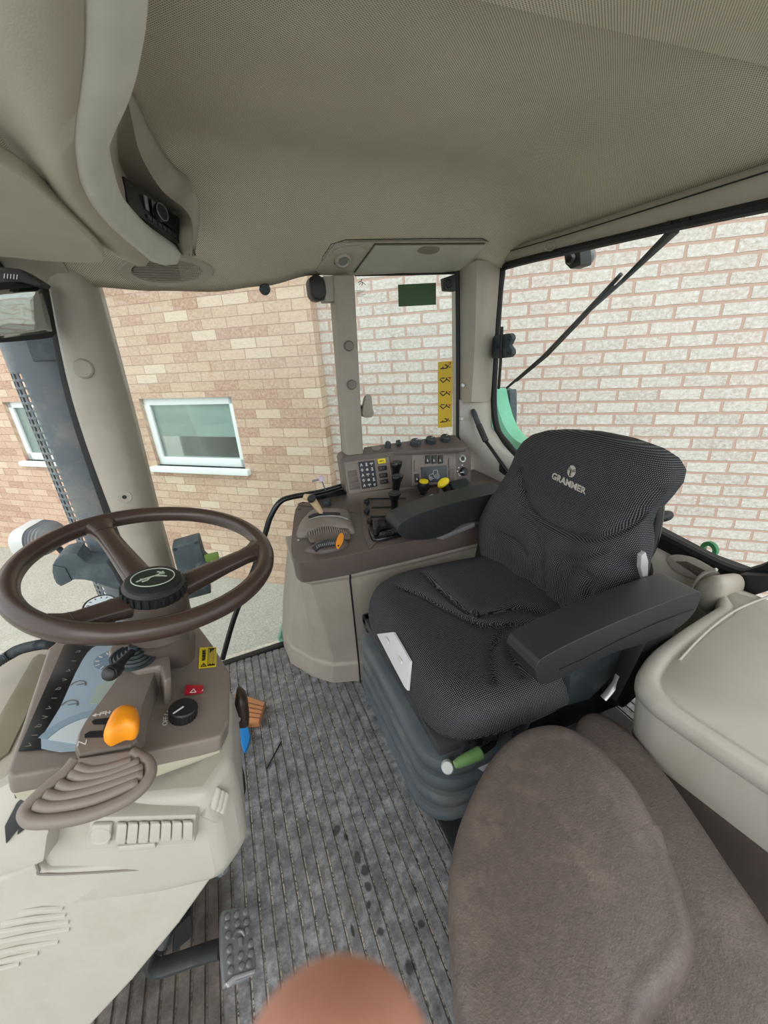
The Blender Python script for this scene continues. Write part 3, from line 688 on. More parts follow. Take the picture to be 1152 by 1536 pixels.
# mirror and CB box in the front corner
mr = thing('rear_view_mirror', 'black framed rear view mirror beside the front right pillar reflecting brickwork', 'mirror', Q(40, 470, YP(1.35)))
mpt = Q(35, 470, YP(1.35)); wallref = V((-.2, 1.5, 1.27))
nm = ((EYE-mpt).normalized()+(wallref-mpt).normalized()).normalized()
mpl = (mpt, nm)
mo = cat(QS([(-60, 432), (-20, 430), (60, 424), (72, 432), (84, 492), (82, 503), (70, 508), (-10, 515), (-60, 515)], mpl), 3, True)
mb = MB(); mb.prism(mo, nm*-.03, .006, 3); obj('housing', mb, blackm, mr)
mi = cat(QS([(-50, 437), (-10, 436), (56, 431), (64, 438), (77, 490), (72, 498), (5, 507), (-50, 508)], up(mpl, .0005)), 3, True)
mb = MB(); mb.pillow(mi, nm, [(1, .0), (.8, .0008), (.6, .0014), (.4, .0018), (.2, .0021), (.02, .0022)]); obj('glass', mb, mirror, mr, smooth=180)
cb = thing('ceiling_radio_box', 'black box with tiny white symbols under the roof at the front corner', 'box', Q(20, 410, YP(1.33)))
mb = MB(); mb.prism(QS([(-40, 396), (30, 403), (64, 424), (60, 430), (30, 424), (-40, 425)], YP(1.36)), (0, .07, 0), .005); obj('body', mb, black, cb)
MK = frame(Q(15, 415, YP(1.357)), (1, 0, -.1), (0, -1, 0)); obj('marks', strokes(MK, [[(-.012+.006*i, -.004), (-.009+.006*i, .005)] for i in range(5)], .002), inkw, cb, smooth=0)
mb = MB(); mb.tube([V((-.45, 1.42, 1.45)), V((-.42, 1.42, 1.38))], .012); obj('stalk', mb, black, cb)
# ================================================================== OUTSIDE THINGS
ex0, ex1 = Q(30, 560, YP(1.85)), Q(150, 860, YP(1.85)); ec = Q(117, 650, YP(1.85)); er_ = .125
ex = thing('exhaust_stack', 'dark blue-grey perforated exhaust stack outside the front right pillar', 'exhaust', (ec.x, ec.y, GZ+.6))
mb = MB(); nA, nZ = 40, 150; z0, z1 = .1, 1.335; vd = math.atan2(EYE.y-ec.y, EYE.x-ec.x)
vv = [[mb.bm.verts.new((ec.x+er_*cos(vd+R(-120+240*i/nA)), ec.y+er_*sin(vd+R(-120+240*i/nA)), z0+(z1-z0)*j/nZ)) for j in range(nZ+1)] for i in range(nA+1)]
for i in range(nA):
    for j in range(nZ):
        if i in (7, 9, 11, 30, 33) and (j % 3 != 0) and 6 < j < nZ-20: continue
        mb.bm.faces.new((vv[i][j], vv[i+1][j], vv[i+1][j+1], vv[i][j+1]))
obj('perforated_guard', mb, bluegrey, ex, smooth=60, solid=-.003)
mb = MB(); mb.lathe([(.001, GZ+.6), (.075, GZ+.6), (.075, 1.33), (.001, 1.33)], (ec.x, ec.y, 0), (0, 0, 1), 24); obj('pipe', mb, bluegrey, ex)
mb = MB(); mb.tube([V((ec.x, ec.y, 1.33)), V((ec.x-.02, ec.y, 1.40)), V((ec.x-.1, ec.y+.02, 1.47))], .07, 16); obj('outlet', mb, dgrey, ex)
mb = MB(); mb.box((ec.x+.02, ec.y-.126, 1.24), (.07, .015, .09), bev=.004); obj('bracket', mb, slate, ex)
hl = Q(55, 808, YP(2.0)); hln = (Q(20, 802, YP(1.9))-Q(85, 805, YP(2.1))).normalized()
lamp = thing('work_lamp', 'white-rimmed work lamp with ribbed black back outside the windscreen', 'lamp', hl)
ax = V((-.8, .25, 0)).normalized(); MF = frame(hl, (0, 0, 1), ax)
mb = MB(); mb.pillow([MF @ V((a, b, 0)) for a, b in rrect(.13, .19, .055)], ax, [(1, -.015), (1.04, 0), (1.04, .03), (.96, .04), (.5, .043), (.05, .044)]); obj('rim', mb, lampw, lamp)
mb = MB(); pr = []
for k in range(9):
    t = k/8; h = -.015-.09*t; s_ = math.sqrt(max(0, 1-t*t*.9)); pr += [(s_, h), (s_*.95, h-.004)]
mb.pillow([MF @ V((a, b, 0)) for a, b in rrect(.128, .185, .055)], ax, pr+[(.05, -.115)]); obj('ribbed_back', mb, bluegrey, lamp)
mb = MB(); mb.tube([hl+V((.06, 0, -.06)), hl+V((.09, -.02, -.12)), Q(118, 838, YP(1.95))], .012); obj('stem', mb, dgrey, lamp)
mp_ = YP(1.62)
arm = thing('mirror_arm', 'grey moulded mirror bracket standing outside in front of the exhaust stack', 'bracket', Q(130, 850, mp_))
mb = MB(); mb.prism(cat(QS([(78, 848), (92, 833), (115, 831), (130, 845), (165, 846), (190, 838), (215, 852), (210, 885), (170, 884), (140, 873), (110, 870), (90, 880), (80, 868)], mp_), 2, True), (0, .1, 0), .008); obj('arm', mb, slate, arm)
mb = MB(); mb.prism(QS([(78, 848), (98, 852), (108, 872), (90, 881)], up(mp_, -.006)), (0, .09, 0), .006); obj('end_block', mb, slate, arm)
mb = MB(); mb.tube([Q(168, 838, YP(1.6)), Q(176, 850, YP(1.6)), Q(186, 870, YP(1.6)), Q(196, 880, YP(1.6))], .02); obj('rubber_gaiter', mb, blackm, arm)
# control box on right post behind the wheel
bx = thing('switch_box', 'dark plastic control box with pale green lever beside the front right pillar', 'control box', Q(292, 850, YP(1.35)))
mb = MB(); mb.prism(QS([(257, 822), (299, 810), (307, 838), (316, 846), (312, 860), (300, 868), (270, 876)], YP(1.36)), (0, .07, 0), .008, 3); obj('housing', mb, slate, bx)
mb = MB(); mb.prism(QS([(268, 870), (312, 858), (317, 890), (280, 900)], YP(1.38)), (0, .05, 0), .005); obj('lower_body', mb, dgrey, bx)
mb = MB(); mb.lathe([(.001, .012), (.018, .012), (.024, .004), (.025, -.02), (.001, -.02)], Q(305, 850, YP(1.36)), (.2, -1, .1)); obj('boss', mb, slate, bx)
mb = MB(); mb.prism(QS([(306, 834), (327, 829), (329, 838), (309, 845)], YP(1.355)), (0, .012, 0), .003); obj('lever', mb, mat('olive_lever', '#6f8a3f', .5), bx)
for c in ((262, 824), (294, 814)):
    mb = MB(); mb.lathe([(.001, .003), (.005, .003), (.005, 0), (.001, 0)], Q(*c, YP(1.36)), (0, -1, 0), 12); obj('screw', mb, dgrey, bx)
gz_ = PL(Q(150, 908, YP(1.0)), (.1, -.15, 1)); gg = thing('round_gauge', 'small round dial gauge beyond the steering wheel', 'gauge', gz_[0])
gc = gz_[0]
mb = MB(); mb.lathe([(.001, -.04), (.032, -.04), (.036, 0), (.033, .005), (.03, .003), (.001, .003)], gc, gz_[1]); obj('case', mb, black, gg)
mb = MB(); mb.lathe([(.001, .004), (.0295, .004), (.0295, .0025), (.001, .0025)], gc, gz_[1]); dl = obj('dial', mb, dialp, gg)
MG = frame(gc+gz_[1]*.0042, (1, 0, 0), gz_[1]); obj('needle', strokes(MG @ Matrix.Scale(.85, 4), [[(-.005, -.004), (.02, .012)]]+[[(.024*cos(a), .024*sin(a)), (.03*cos(a), .03*sin(a))] for a in [R(d) for d in range(-30, 211, 30)]], .0022), inkb, gg, smooth=0)
# rear: wiper, lamp, fender, latch
wp = thing('rear_wiper', 'black wiper arm and blade resting diagonally outside the rear window', 'wiper', Q(900, 450, XP(1.13)))
a0, a1, a2 = Q(1012, 345, XP(1.13)), Q(930, 425, XP(1.135)), Q(898, 455, XP(1.14))
mb = MB(); mb.tube([a0, a0.lerp(a1, .5), a1, Q(880, 470, XP(1.14))], [.017, .012, .008, .006], 8, flat=.6); obj('arm', mb, dgrey, wp)
mb = MB(); mb.tube([Q(932, 411, XP(1.135)), Q(868, 480, XP(1.14)), Q(815, 535, XP(1.14)), Q(760, 582, XP(1.14))], [.006, .007, .007, .005], 8); obj('blade', mb, black, wp)
mb = MB(); mb.tube([Q(920, 428, XP(1.145)), Q(868, 484, XP(1.15)), Q(820, 534, XP(1.15)), Q(775, 572, XP(1.15))], [.004, .005, .005, .003], 8); obj('rubber_edge', mb, blackm, wp)
rlp = XP(1.2)
rl_ = thing('rear_work_lamp', 'black and clear work lamp mounted high outside the rear window', 'lamp', Q(866, 385, rlp))
mb = MB(); mb.prism(QS([(845, 378), (870, 374), (871, 398), (855, 404), (847, 396)], rlp), (.05, 0, 0), .006); obj('housing', mb, black, rl_)
mb = MB(); mb.lathe([(.001, .014), (.013, .014), (.017, .006), (.018, 0), (.001, 0)], Q(858, 388, rlp), (-1, 0, 0), 20); obj('lens_cap', mb, blackg, rl_)
mb = MB(); mb.lathe([(.028, -.01), (.028, .01), (.023, .025), (.014, .031), (.001, .032)], Q(880, 384, XP(1.26)), (-.6, -.6, -.2), 24); obj('clear_bowl', mb, steel, rl_)
lp_ = thing('beacon_lamp', 'pale rounded lamp bowl half hidden above the rear window corner', 'lamp', Q(796, 383, rlp))
mb = MB(); mb.lathe([(.045, -.02), (.045, .0), (.038, .013), (.022, .02), (.001, .021)], Q(797, 379, XP(1.22)), (-.1, -.3, -1), 24); obj('bowl', mb, steel, lp_)
lt = thing('window_catch', 'grey metal catch plate with upright black rod on the rear window edge', 'catch', Q(750, 520, XP(1.1)))
mb = MB(); mb.prism(cat(QS([(731, 512), (737, 505), (752, 502), (764, 500), (768, 508), (763, 518), (768, 525), (764, 536), (736, 537), (731, 528)], XP(1.075)), 2, True), (.02, 0, 0), .004); obj('plate', mb, slate, lt)
mb = MB(); mb.tube([Q(753, 490, XP(1.06)), Q(751, 540, XP(1.065)), Q(748, 583, XP(1.075))], .006, 10); obj('rod', mb, black, lt)
for c in ((738, 515), (738, 529), (747, 521), (764, 508), (764, 529)):
    mb = MB(); mb.lathe([(.001, .006), (.006, .005), (.007, 0), (.001, 0)], Q(*c, XP(1.074)), (-1, 0, 0), 12); obj('bolt', mb, dgrey, lt)
fe = thing('rear_fender', 'green painted rear mudguard seen through the rear window corner', 'mudguard', Q(760, 650, XP(1.4)))
mb = MB(); mb.prism(cat(QS([(741, 584), (747, 612), (756, 638), (771, 658), (795, 672), (830, 690)], XP(1.2)), 4)+QS([(830, 730), (740, 730), (722, 650), (722, 584)], XP(1.2)), (.07, 0, 0), .004); obj('skin', mb, mat('bright_green_paint', '#74c29f', .35), fe)
mb = MB(); mb.prism(cat(QS([(741, 586), (760, 585), (765, 592), (764, 655), (757, 655), (742, 640)], XP(1.3)), 3, True), (.04, 0, 0), .008); obj('mudflap', mb, slate, fe)
lb = thing('lifting_lug', 'green steel lifting lug with round hole outside the rear window sill', 'lug', Q(1062, 828, XP(1.3)))
c = Q(1062, 825, XP(1.3)); mb = MB(); rr = []
rr = [[c+V((dx, .024*r_*cos(2*pi*k/24), .026*r_*sin(2*pi*k/24))) for k in range(24)] for dx, r_ in ((0, .5), (0, 1), (.012, 1), (.012, .5), (0, .5))]; mb.loft(rr, cap=False); obj('eye', mb, green, lb)
mb = MB(); mb.box(c+V((.006, 0, -.06)), (.012, .05, .09), bev=.003); obj('stem', mb, green, lb)
# gas strut
gs = thing('gas_strut', 'black gas strut rising from the slot in the corner trim', 'gas strut', Q(745, 695, XP(1.0)))
q0, q1, q2, q3 = Q(709, 614, XP(.955)), Q(718, 637, XP(.965)), Q(729, 662, XP(.975)), Q(762, 708, XP(1.0))
mb = MB(); mb.tube([q1, q2], .0125, 14); obj('cylinder', mb, black, gs)
mb = MB(); mb.tube([q0, q0.lerp(q1, .2), q1], [.007, .011, .011], 14); obj('end_fitting', mb, dgrey, gs)
mb = MB(); mb.tube([q2, q3, q3+(q3-q2)*.3], .0075, 12); obj('rod', mb, blackg, gs)
mb = MB(); mb.prism(QS([(728, 678), (738, 679), (764, 708), (766, 718), (755, 712), (738, 698)], XP(1.018)), (.004, 0, 0), .001); obj('slot', mb, inkb, gs)
from mathutils.bvhtree import BVHTree
# ================================================================== STEERING
WCc = V((-.157, .715, .880)); wn = V((.1727, -.083, 1)).normalized(); WP = (WCc, wn); RR = .183
sw_ = thing('steering_wheel', 'large dark brown three-spoke steering wheel with black hub cap', 'steering wheel', WCc)
MW = frame(WCc, (1, 0, 0), wn)
mb = MB(); mb.tube([MW @ V((RR*cos(2*pi*k/96), RR*sin(2*pi*k/96), 0)) for k in range(96)], .0148, 16, True); obj('rim', mb, wheelb, sw_, smooth=180)
hubc = Q(233, 895, (WCc-wn*.012, wn))
for px, py in ((163, 797), (392, 822), (95, 932)):
    e = MW.inverted() @ Q(px, py, WP); a = math.atan2(e.y, e.x)
    p1 = MW @ V((RR*cos(a), RR*sin(a), 0)); d = (p1-hubc).normalized(); w_ = wn.cross(d).normalized()
    rr = []
    for t, hw, ht, dz in ((0, .024, .016, -.004), (.25, .021, .014, -.002), (.6, .0175, .011, 0), (.8, .0165, .0105, 0), (.9, .019, .0115, 0), (1.0, .03, .012, 0)):
        c = hubc.lerp(p1, t*.97)+wn*dz; rr.append([c+w_*hw*u+wn*ht*v for u, v in rrect(2, 2, .75, 4)])
    mb = MB(); mb.loft(rr); sp_ = obj('spoke', mb, wheelb, sw_, smooth=60)
    c = hubc.lerp(p1, .83); mb = MB(); mb.tube([c+w_*.0172*u+wn*.0112*v for u, v in rrect(2, 2, .75, 4)], .0007, 5, True); obj('seam_line', mb, inkb, sp_)
mb = MB(); mb.lathe([(.001, -.055), (.05, -.055), (.047, -.03), (.045, .0), (.043, .008), (.001, .008)], hubc, wn, 40); obj('hub', mb, brown, sw_)
mb = MB(); mb.lathe([(.001, .006), (.042, .006), (.0425, .01), (.042, .024), (.038, .028), (.001, .028)], hubc, wn, 48); hb = obj('adjusting_ring', mb, black, sw_)
mb = MB()
MH = frame(hubc, (1, 0, 0), wn)
for k in range(26):
    a = 2*pi*k/26; mb.box(MH @ V((.0425*cos(a), .0425*sin(a), .016)), (.005, .0052, .014), (MH.to_3x3() @ Matrix.Rotation(a, 3, 'Z')), .001)
obj('ribs', mb, black, hb)
mb = MB(); mb.lathe([(.001, .028), (.038, .028), (.037, .0315), (.032, .0335), (.001, .034)], hubc, wn, 48); cap = obj('hub_cap', mb, blackm, sw_)
mb = MB(); MD0 = frame(hubc+wn*.0345, Q(262, 866, WP)-Q(202, 876, WP), wn); E_ = [MD0 @ V((.0285*cos(2*pi*k/48), .0235*sin(2*pi*k/48), 0)) for k in range(48)]; mb.prism(E_, wn*.0006); obj('badge', mb, mat('dark_badge', '#1c2623', .4), cap)
mb = MB(); mb.tube([p+wn*.0006 for p in E_], .0008, 6, True); obj('badge_ring', mb, deerink, cap)
# leaping deer emblem, drawn along its long axis
MD = frame(hubc+wn*.0352, Q(262, 866, WP)-Q(202, 876, WP), wn)
deer = [[(-.021, -.006), (-.012, -.0015)], [(-.012, -.0015), (-.004, .001), (.004, .003), (.009, .006)], [(.009, .006), (.015, .0065)], [(.010, .006), (.010, .011), (.007, .0125)], [(.011, .007), (.014, .011)], [(.005, .002), (.013, -.0005), (.017, -.003)], [(-.011, -.002), (-.016, -.001)], [(-.004, .0), (-.008, -.006), (-.014, -.008)]]
obj('deer_emblem', strokes(MD, deer, .0026, .0004), deerink, cap, smooth=0)

# ================================================================== DASH AND STEERING COLUMN
D = PL((-.1, .55, .72), (.25, 0, 1)); DN = D[1]
L3 = lambda a, b: (140+a/5.236, 940+b/5.236)
L2 = lambda a, b: (20+a/5.236, 1060+b/5.236)
dash = thing('dashboard', 'beige and brown dashboard pedestal with instrument display under the steering wheel', 'dashboard', (-.25, .7, 0))
ho = QS([(72, 972), (90, 958), (180, 938), (268, 918), (290, 928), (318, 965), (345, 1008), (344, 1080), (332, 1104), (300, 1112), (215, 1130), (14, 1166), (10, 1158)], D)
mb = MB(); mb.prism(ho, DN*-.028, .007, 3); obj('housing', mb, taupe, dash)
hc_ = sum(ho, V())/len(ho)
def sc_out(ps, k, dz): return [hc_+(p-hc_)*k+V((0, 0, dz)) for p in ps]
low = QS([(95, 985), (110, 972), (190, 955), (265, 938), (285, 948), (310, 980), (333, 1020), (338, 1108), (328, 1128), (298, 1142), (225, 1168), (52, 1208), (45, 1200)], PL((-.1, .55, .655), (.25, 0, 1)))
mb = MB(); mb.loft([[p-DN*.022 for p in sc_out(ho, .985, 0)], [p.lerp(q, .15)-DN*.0 for p, q in zip([p-DN*.03 for p in sc_out(ho, .995, 0)], low)], [p.lerp(q, .85) for p, q in zip([p-DN*.03 for p in sc_out(ho, .995, 0)], low)], low]); obj('skirt', mb, ivory, dash)
# pedestal
def lv(pts, z): return [V((a, b, z)) for a, b in pts]
p0 = lv([(-.325, .50), (-.12, .43), (-.085, .47), (-.08, .60), (-.10, .70), (-.14, .76), (-.38, .80), (-.37, .60)], .66)
p1 = lv([(-.335, .48), (-.12, .425), (-.085, .455), (-.078, .60), (-.10, .70), (-.14, .76), (-.38, .80), (-.375, .58)], .60)
p2 = lv([(-.35, .465), (-.125, .415), (-.09, .445), (-.09, .60), (-.11, .72), (-.15, .78), (-.40, .82), (-.385, .56)], .52)
p3 = lv([(-.35, .465), (-.135, .425), (-.105, .455), (-.105, .60), (-.12, .72), (-.16, .78), (-.40, .82), (-.385, .56)], .49)
p4 = lv([(-.37, .50), (-.19, .47), (-.16, .50), (-.16, .62), (-.17, .72), (-.2, .78), (-.42, .82), (-.41, .56)], .45)
p5 = lv([(-.38, .56), (-.30, .54), (-.28, .56), (-.27, .64), (-.28, .72), (-.3, .78), (-.42, .82), (-.41, .58)], .41)
mb = MB(); mb.loft([p0, p1, p2, p3, p4, p5]); pedx = 0; ped = obj('pedestal', mb, beige_l, dash, smooth=30)
md = ped.modifiers.new('b', 'BEVEL'); md.width = .012; md.segments = 3; md.limit_method = 'ANGLE'; md.angle_limit = R(25)
mb = MB(); mb.box((-.40, .72, .21), (.12, .2, .42), bev=.01); obj('stem', mb, black, dash)
# lower cowl with a slanting rear edge
FP = PL((-.25, .444, .5), (-.17, -1, .12))
co_ = QS([(52, 1296), (70, 1308), (318, 1288), (334, 1268), (333, 1290), (318, 1318), (270, 1385), (200, 1470), (152, 1522), (80, 1600), (-60, 1660), (-120, 1400), (-60, 1345)], FP)
mb = MB(); mb.prism(co_, V((-.02, .38, 0)), .018, 4); cw = obj('lower_cowl', mb, beige_l, dash, smooth=50)
FP2 = up(FP, .0012)
mb = MB(); mb.tube(cat([Q(*p, up(FP, -.0004)) for p in ((54, 1290), (58, 1304), (72, 1311), (200, 1304), (300, 1294), (322, 1286))], 5), .0022, 6); obj('shut_line', mb, inkg, cw)
for i, (a, b) in enumerate([((28, 1368), (95, 1361)), ((4, 1384), (99, 1371)), ((-20, 1400), (104, 1381)), ((-30, 1418), (105, 1392)), ((-30, 1434), (88, 1411)), ((-30, 1450), (58, 1428)), ((-30, 1462), (30, 1444))]):
    mb = MB(); mb.tube([Q(*a, up(FP, -.0005)), Q((a[0]+b[0])/2, (a[1]+b[1])/2-1, up(FP, .0015)), Q(*b, up(FP, -.0005))], .0035, 8); obj('louvre', mb, beige_l, cw)
# vents
def dash_vent(quad, plane, nfl, m, lab=None, dial=True):
    q = QS(quad, plane); n = plane[1]; 
    mb = MB(); mb.prism([p+n*.004 for p in q], n*-.03, .004); v_ = obj('vent', mb, m, dash, label=lab)
    def at(u, w, h=0): return q[0].lerp(q[1], u).lerp(q[3].lerp(q[2], u), w)+n*h
    for k in range(nfl):
        u0 = (.25+.72*k/nfl) if dial else (.08+.84*k/nfl); u1 = u0+(.72 if dial else .84)/nfl*.9
        mb = MB(); mb.prism([at(u0, .1, .005), at(u1, .1, .005), at(u1+.01, .72, .005), at(u0+.01, .72, .005)], n*.006+(q[1]-q[0]).normalized()*.004, .0035, 3); obj('flap', mb, m, v_)
    if dial:
        mb = MB(); mb.prism([at(.04, .1, .004), at(.225, .1, .004), at(.235, .72, .004), at(.05, .72, .004)], n*.007, .006, 3); f_ = obj('flap', mb, m, v_)
        c = at(.135, .4, .0105); mb = MB(); mb.lathe([(.001, .0002), (.011, .0002), (.0125, .0012), (.0135, 0), (.001, 0)], c, n, 24); obj('thumb_dimple', mb, m, f_)
        mb = MB(); mb.prism([at(.3, .8, .004), at(.64, .76, .004), at(.66, .96, .004), at(.32, 1.0, .004)], n*.005, .003); obj('tab', mb, m, v_)
    return v_
VP_ = PL((-.25, .447, .56), (-.24, -.95, .16))
dash_vent([(138, 1222), (296, 1218), (293, 1262), (128, 1272)], up(VP_, .007), 7, beige_l, 'beige slatted air vent facing the door')
VP2 = PL(Q(322, 1200, YP(.44)), (.62, -.72, .3))
dash_vent([(318, 1170), (339, 1182), (326, 1236), (304, 1226)], VP2, 3, beige_l, 'narrow beige air vent on the rear corner', False)
VP3 = PL(Q(25, 1225, YP(.475)), (-.1, -.9, .35))
for qd in ([(24, 1205), (40, 1196), (34, 1235), (8, 1268), (6, 1240)], [(44, 1200), (56, 1196), (50, 1235), (24, 1255), (30, 1228)], [(20, 1190), (34, 1180), (38, 1190), (22, 1200)]):
    mb = MB(); mb.prism(QS(qd, up(VP3, .004)), VP3[1]*-.012, .002); obj('air_slot', mb, black, dash)
mb = MB(); mb.prism(QS([(-60, 1310), (-20, 1190), (20, 1170), (75, 1176), (72, 1250), (66, 1296), (-40, 1330)], VP3), VP3[1]*-.10, .008); obj('side_panel', mb, beige_l, dash)
# front shelf left of the instruments
fs = PL((-.45, .75, .68), (.1, 0, 1))
mb = MB(); mb.prism(QS([(-140, 1180), (-80, 1075), (0, 992), (20, 978), (80, 964), (110, 966), (70, 1060), (16, 1168), (-60, 1190)], fs), V((0, 0, -.02)), .012, 3); sh_ = obj('front_shelf', mb, beige, dash)
mb = MB(); mb.prism(QS([(-60, 1190), (0, 1075), (50, 988), (60, 982), (80, 986), (66, 1020), (14, 1130), (-40, 1170)], up(fs, .001)), V((0, 0, .003)), .0015); obj('shelf_mat', mb, mat('olive_taupe_inlay', '#7d7663', .6), sh_)
# instrument display
ip = up(D, .0015)
mb = MB(); mb.prism(QS([(96, 968), (215, 958), (170, 1119), (27, 1128)], ip), DN*.002, .001); disp = obj('instrument_display', mb, blackg, dash)
ip2 = up(D, .004)
mb = MB(); mb.prism(cat(QS([(124, 990), (150, 967), (210, 961), (180, 1060), (165, 1116), (62, 1123), (90, 1062)], ip2), 3, True), DN*.0006); face = obj('dial_face', mb, dialw, disp)
ip3 = up(D, .0049)
def disc(c, r, m, nm, plane=ip3, h=.0005, par=None):
    o = Q(*c, plane); mb = MB(); mb.lathe([(.001, h), (r, h), (r, 0), (.001, 0)], o, DN, 36); return obj(nm, mb, m, par or face, smooth=0)
disc((168, 990), .024, mat('dial_blue_ring', '#7f96a8', .3), 'clock_dial'); 
MDl = frame(Q(168, 990, up(D, .0057)), (1, -.6, 0), DN); obj('clock_ticks', strokes(MDl, [[(.017*cos(R(a)), .017*sin(R(a))), (.022*cos(R(a)), .022*sin(R(a)))] for a in range(0, 360, 30)], .0015), inkw, face, smooth=0)
big = Q(128, 1118, ip3); MBg = frame(big, (1, -.6, 0), DN)
ringp = [MBg @ V((.058*cos(R(a)), .058*sin(R(a)), 0)) for a in range(20, 190, 6)]; mb = MB(); mb.prism(ringp+[MBg @ V((.047*cos(R(a)), .047*sin(R(a)), 0)) for a in range(188, 18, -6)], DN*.0005); obj('rev_counter_ring', mb, mat('dial_blue_grey', '#8ba1af', .3), face, smooth=0)
mb = MB(); mb.prism([MBg @ V((.046*cos(R(a)), .046*sin(R(a)), 0)) for a in range(8, 190, 6)], DN*.0004); obj('rev_counter_dial', mb, dialp, face, smooth=0)
mb = MB(); mb.prism(QS([(146, 1030), (168, 1016), (178, 1018), (164, 1054), (134, 1056)], ip3), DN*.0006, .0002); obj('lcd', mb, lcd, face, smooth=0)
for c in ((117, 1028), (104, 1058)):
    o = Q(*c, ip3); M_ = frame(o, (1, -.6, 0), DN); obj('gauge_arc', strokes(M_, [circ(0, 0, .009, 10, 20, 200), [(-.002, 0), (.005, .005)]], .0014), inkg, face, smooth=0)
for k in range(11):
    t = k/10; c = (116-74*t, 978+140*t); M_ = frame(Q(c[0]+2, c[1], up(D, .0038)), (1, -.5, 0), DN) @ Matrix.Scale(.8, 4)
    s_ = [[(-.004, -.003), (-.004, .003), (0, .004), (.002, 0), (-.003, -.001)], [(-.004, 0), (.003, .002)], [(-.003, -.003), (.003, 0), (-.003, .003)], [(-.004, .002), (.004, .002), (0, -.003)]][k % 4]
    obj('warning_icon', strokes(M_, [s_], .0011), inkg, disp, smooth=0)
# column, stalk block, shuttle lever housing
col_top = hubc-wn*.045
cb_ = QS([(163, 968), (182, 955), (252, 950), (286, 948), (292, 1002), (266, 1019), (246, 1020), (236, 1006), (170, 1008), (162, 1000)], up(D, .0))
def ringat(pts, dz): return [p+DN*dz for p in pts]
ctop = [col_top+(MH.to_3x3() @ V((.046*cos(2*pi*k/10), .046*sin(2*pi*k/10), 0))) for k in range(10)]
b0 = QS([(255, 950), (286, 944), (293, 1000), (270, 1018), (248, 1020), (240, 1000)], up(D, -.01))
mb = MB(); cx = Q(263, 968, D)
MC = frame(cx-DN*.02, (1, 0, 0), (col_top-cx)); Lc = (col_top-cx).length+.02
mb.loft([[MC @ V((a, b, 0)) for a, b in rrect(.07, .09, .018)], [MC @ V((a, b, Lc*.5)) for a, b in rrect(.076, .092, .022)], [MC @ V((a, b, Lc*.78)) for a, b in rrect(.09, .096, .035)], [MC @ V((a*.9, b*.9, Lc)) for a, b in rrect(.1, .1, .045)]])
column = obj('steering_column', mb, brown, dash, smooth=45)
blk = [L3(115, 190), L3(150, 120), L3(430, 95), L3(530, 85), L3(590, 120), L3(615, 400), L3(560, 430), L3(525, 310), L3(350, 340), L3(130, 230)]
BP = up(D, .042)
mb = MB(); mb.prism(QS(blk, BP), DN*-.06, .006, 3); sb_ = obj('stalk_block', mb, taupe, dash)
bc = Q(*L3(315, 245), up(BP, .001)); 
mb = MB(); pr = [(.03, 0), (.0305, .003), (.0275, .004)]
for k in range(4): pr += [(.026-.005*k, .003+.003*k), (.0245-.005*k, .007+.003*k), (.022-.005*k, .006+.003*k)]
mb.lathe([(.001, -.002)]+pr+[(.006, .022), (.001, .022)], bc, BP[1], 36); obj('rubber_boot', mb, dgrey, sb_)
tip = Q(*L3(140, 360), up(D, .075)); d_ = tip-bc
mb = MB(); mb.tube([bc+DN*.012, bc+d_*.3+DN*.01, bc+d_*.62+DN*.005, tip], [.006, .005, .006, .0075], 14); st_ = obj('indicator_stalk', mb, black, dash)
mb = MB(); ax = d_.normalized(); mb.lathe([(.001, -.02), (.0085, -.02), (.0098, -.012), (.0102, .002), (.0092, .006), (.008, .007), (.0075, .01), (.004, .012), (.001, .012)], tip, ax, 24); obj('stalk_end', mb, black, st_)
hs = [L3(210, 380), L3(240, 360), L3(420, 300), L3(525, 310), L3(575, 430), L3(440, 830), (215, 1118), (200, 1126), (118, 1140), (113, 1128), (118, 1105), (127, 1082)]
HP = up(D, .03); mb = MB(); top_ = [L3(220, 378), L3(430, 308), L3(500, 318), L3(380, 640), (205, 1112), (196, 1120), (120, 1133), (116, 1122), (121, 1100), (131, 1082)]
bot_ = [L3(215, 390), L3(420, 300), L3(560, 420), L3(430, 800), (218, 1120), (204, 1128), (118, 1142), (111, 1126), (116, 1102), (126, 1084)]
tp, bp = QS(top_, HP), QS(bot_, up(D, -.004)); mb.loft([bp, [a.lerp(b, .75) for a, b in zip(bp, tp)], [a.lerp(b, .93)+DN*.0 for a, b in zip(bp, tp)], [p+DN*.003 for p in tp]]); shh = obj('shuttle_housing', mb, taupe, dash, smooth=40)
sl = up(HP, .0035)
mb = MB(); mb.prism(QS([L2(615, 120), L2(640, 100), L2(850, 80), L2(880, 110), L2(760, 240), L2(560, 245), L2(560, 220), L2(600, 195), L2(705, 190), L2(720, 140), L2(630, 140)], sl), DN*.0006); obj('lever_gate', mb, inkb, shh, smooth=0)
lev = [L2(715, 280), L2(720, 240), L2(770, 130), L2(830, 80), L2(890, 62), L2(950, 72), L2(985, 110), L2(990, 180), L2(975, 230), L2(930, 250), L2(880, 250), L2(800, 285), L2(750, 305)]
lp_ = cat(QS(lev, up(HP, .012)), 2, True); mb = MB(); mb.pillow(lp_, DN, [(.9, -.004), (1, .002), (1.02, .008), (.97, .014), (.85, .019), (.6, .022), (.3, .023), (.03, .023)]); obj('shuttle_lever', mb, orange, dash, smooth=70, label='orange shuttle lever')
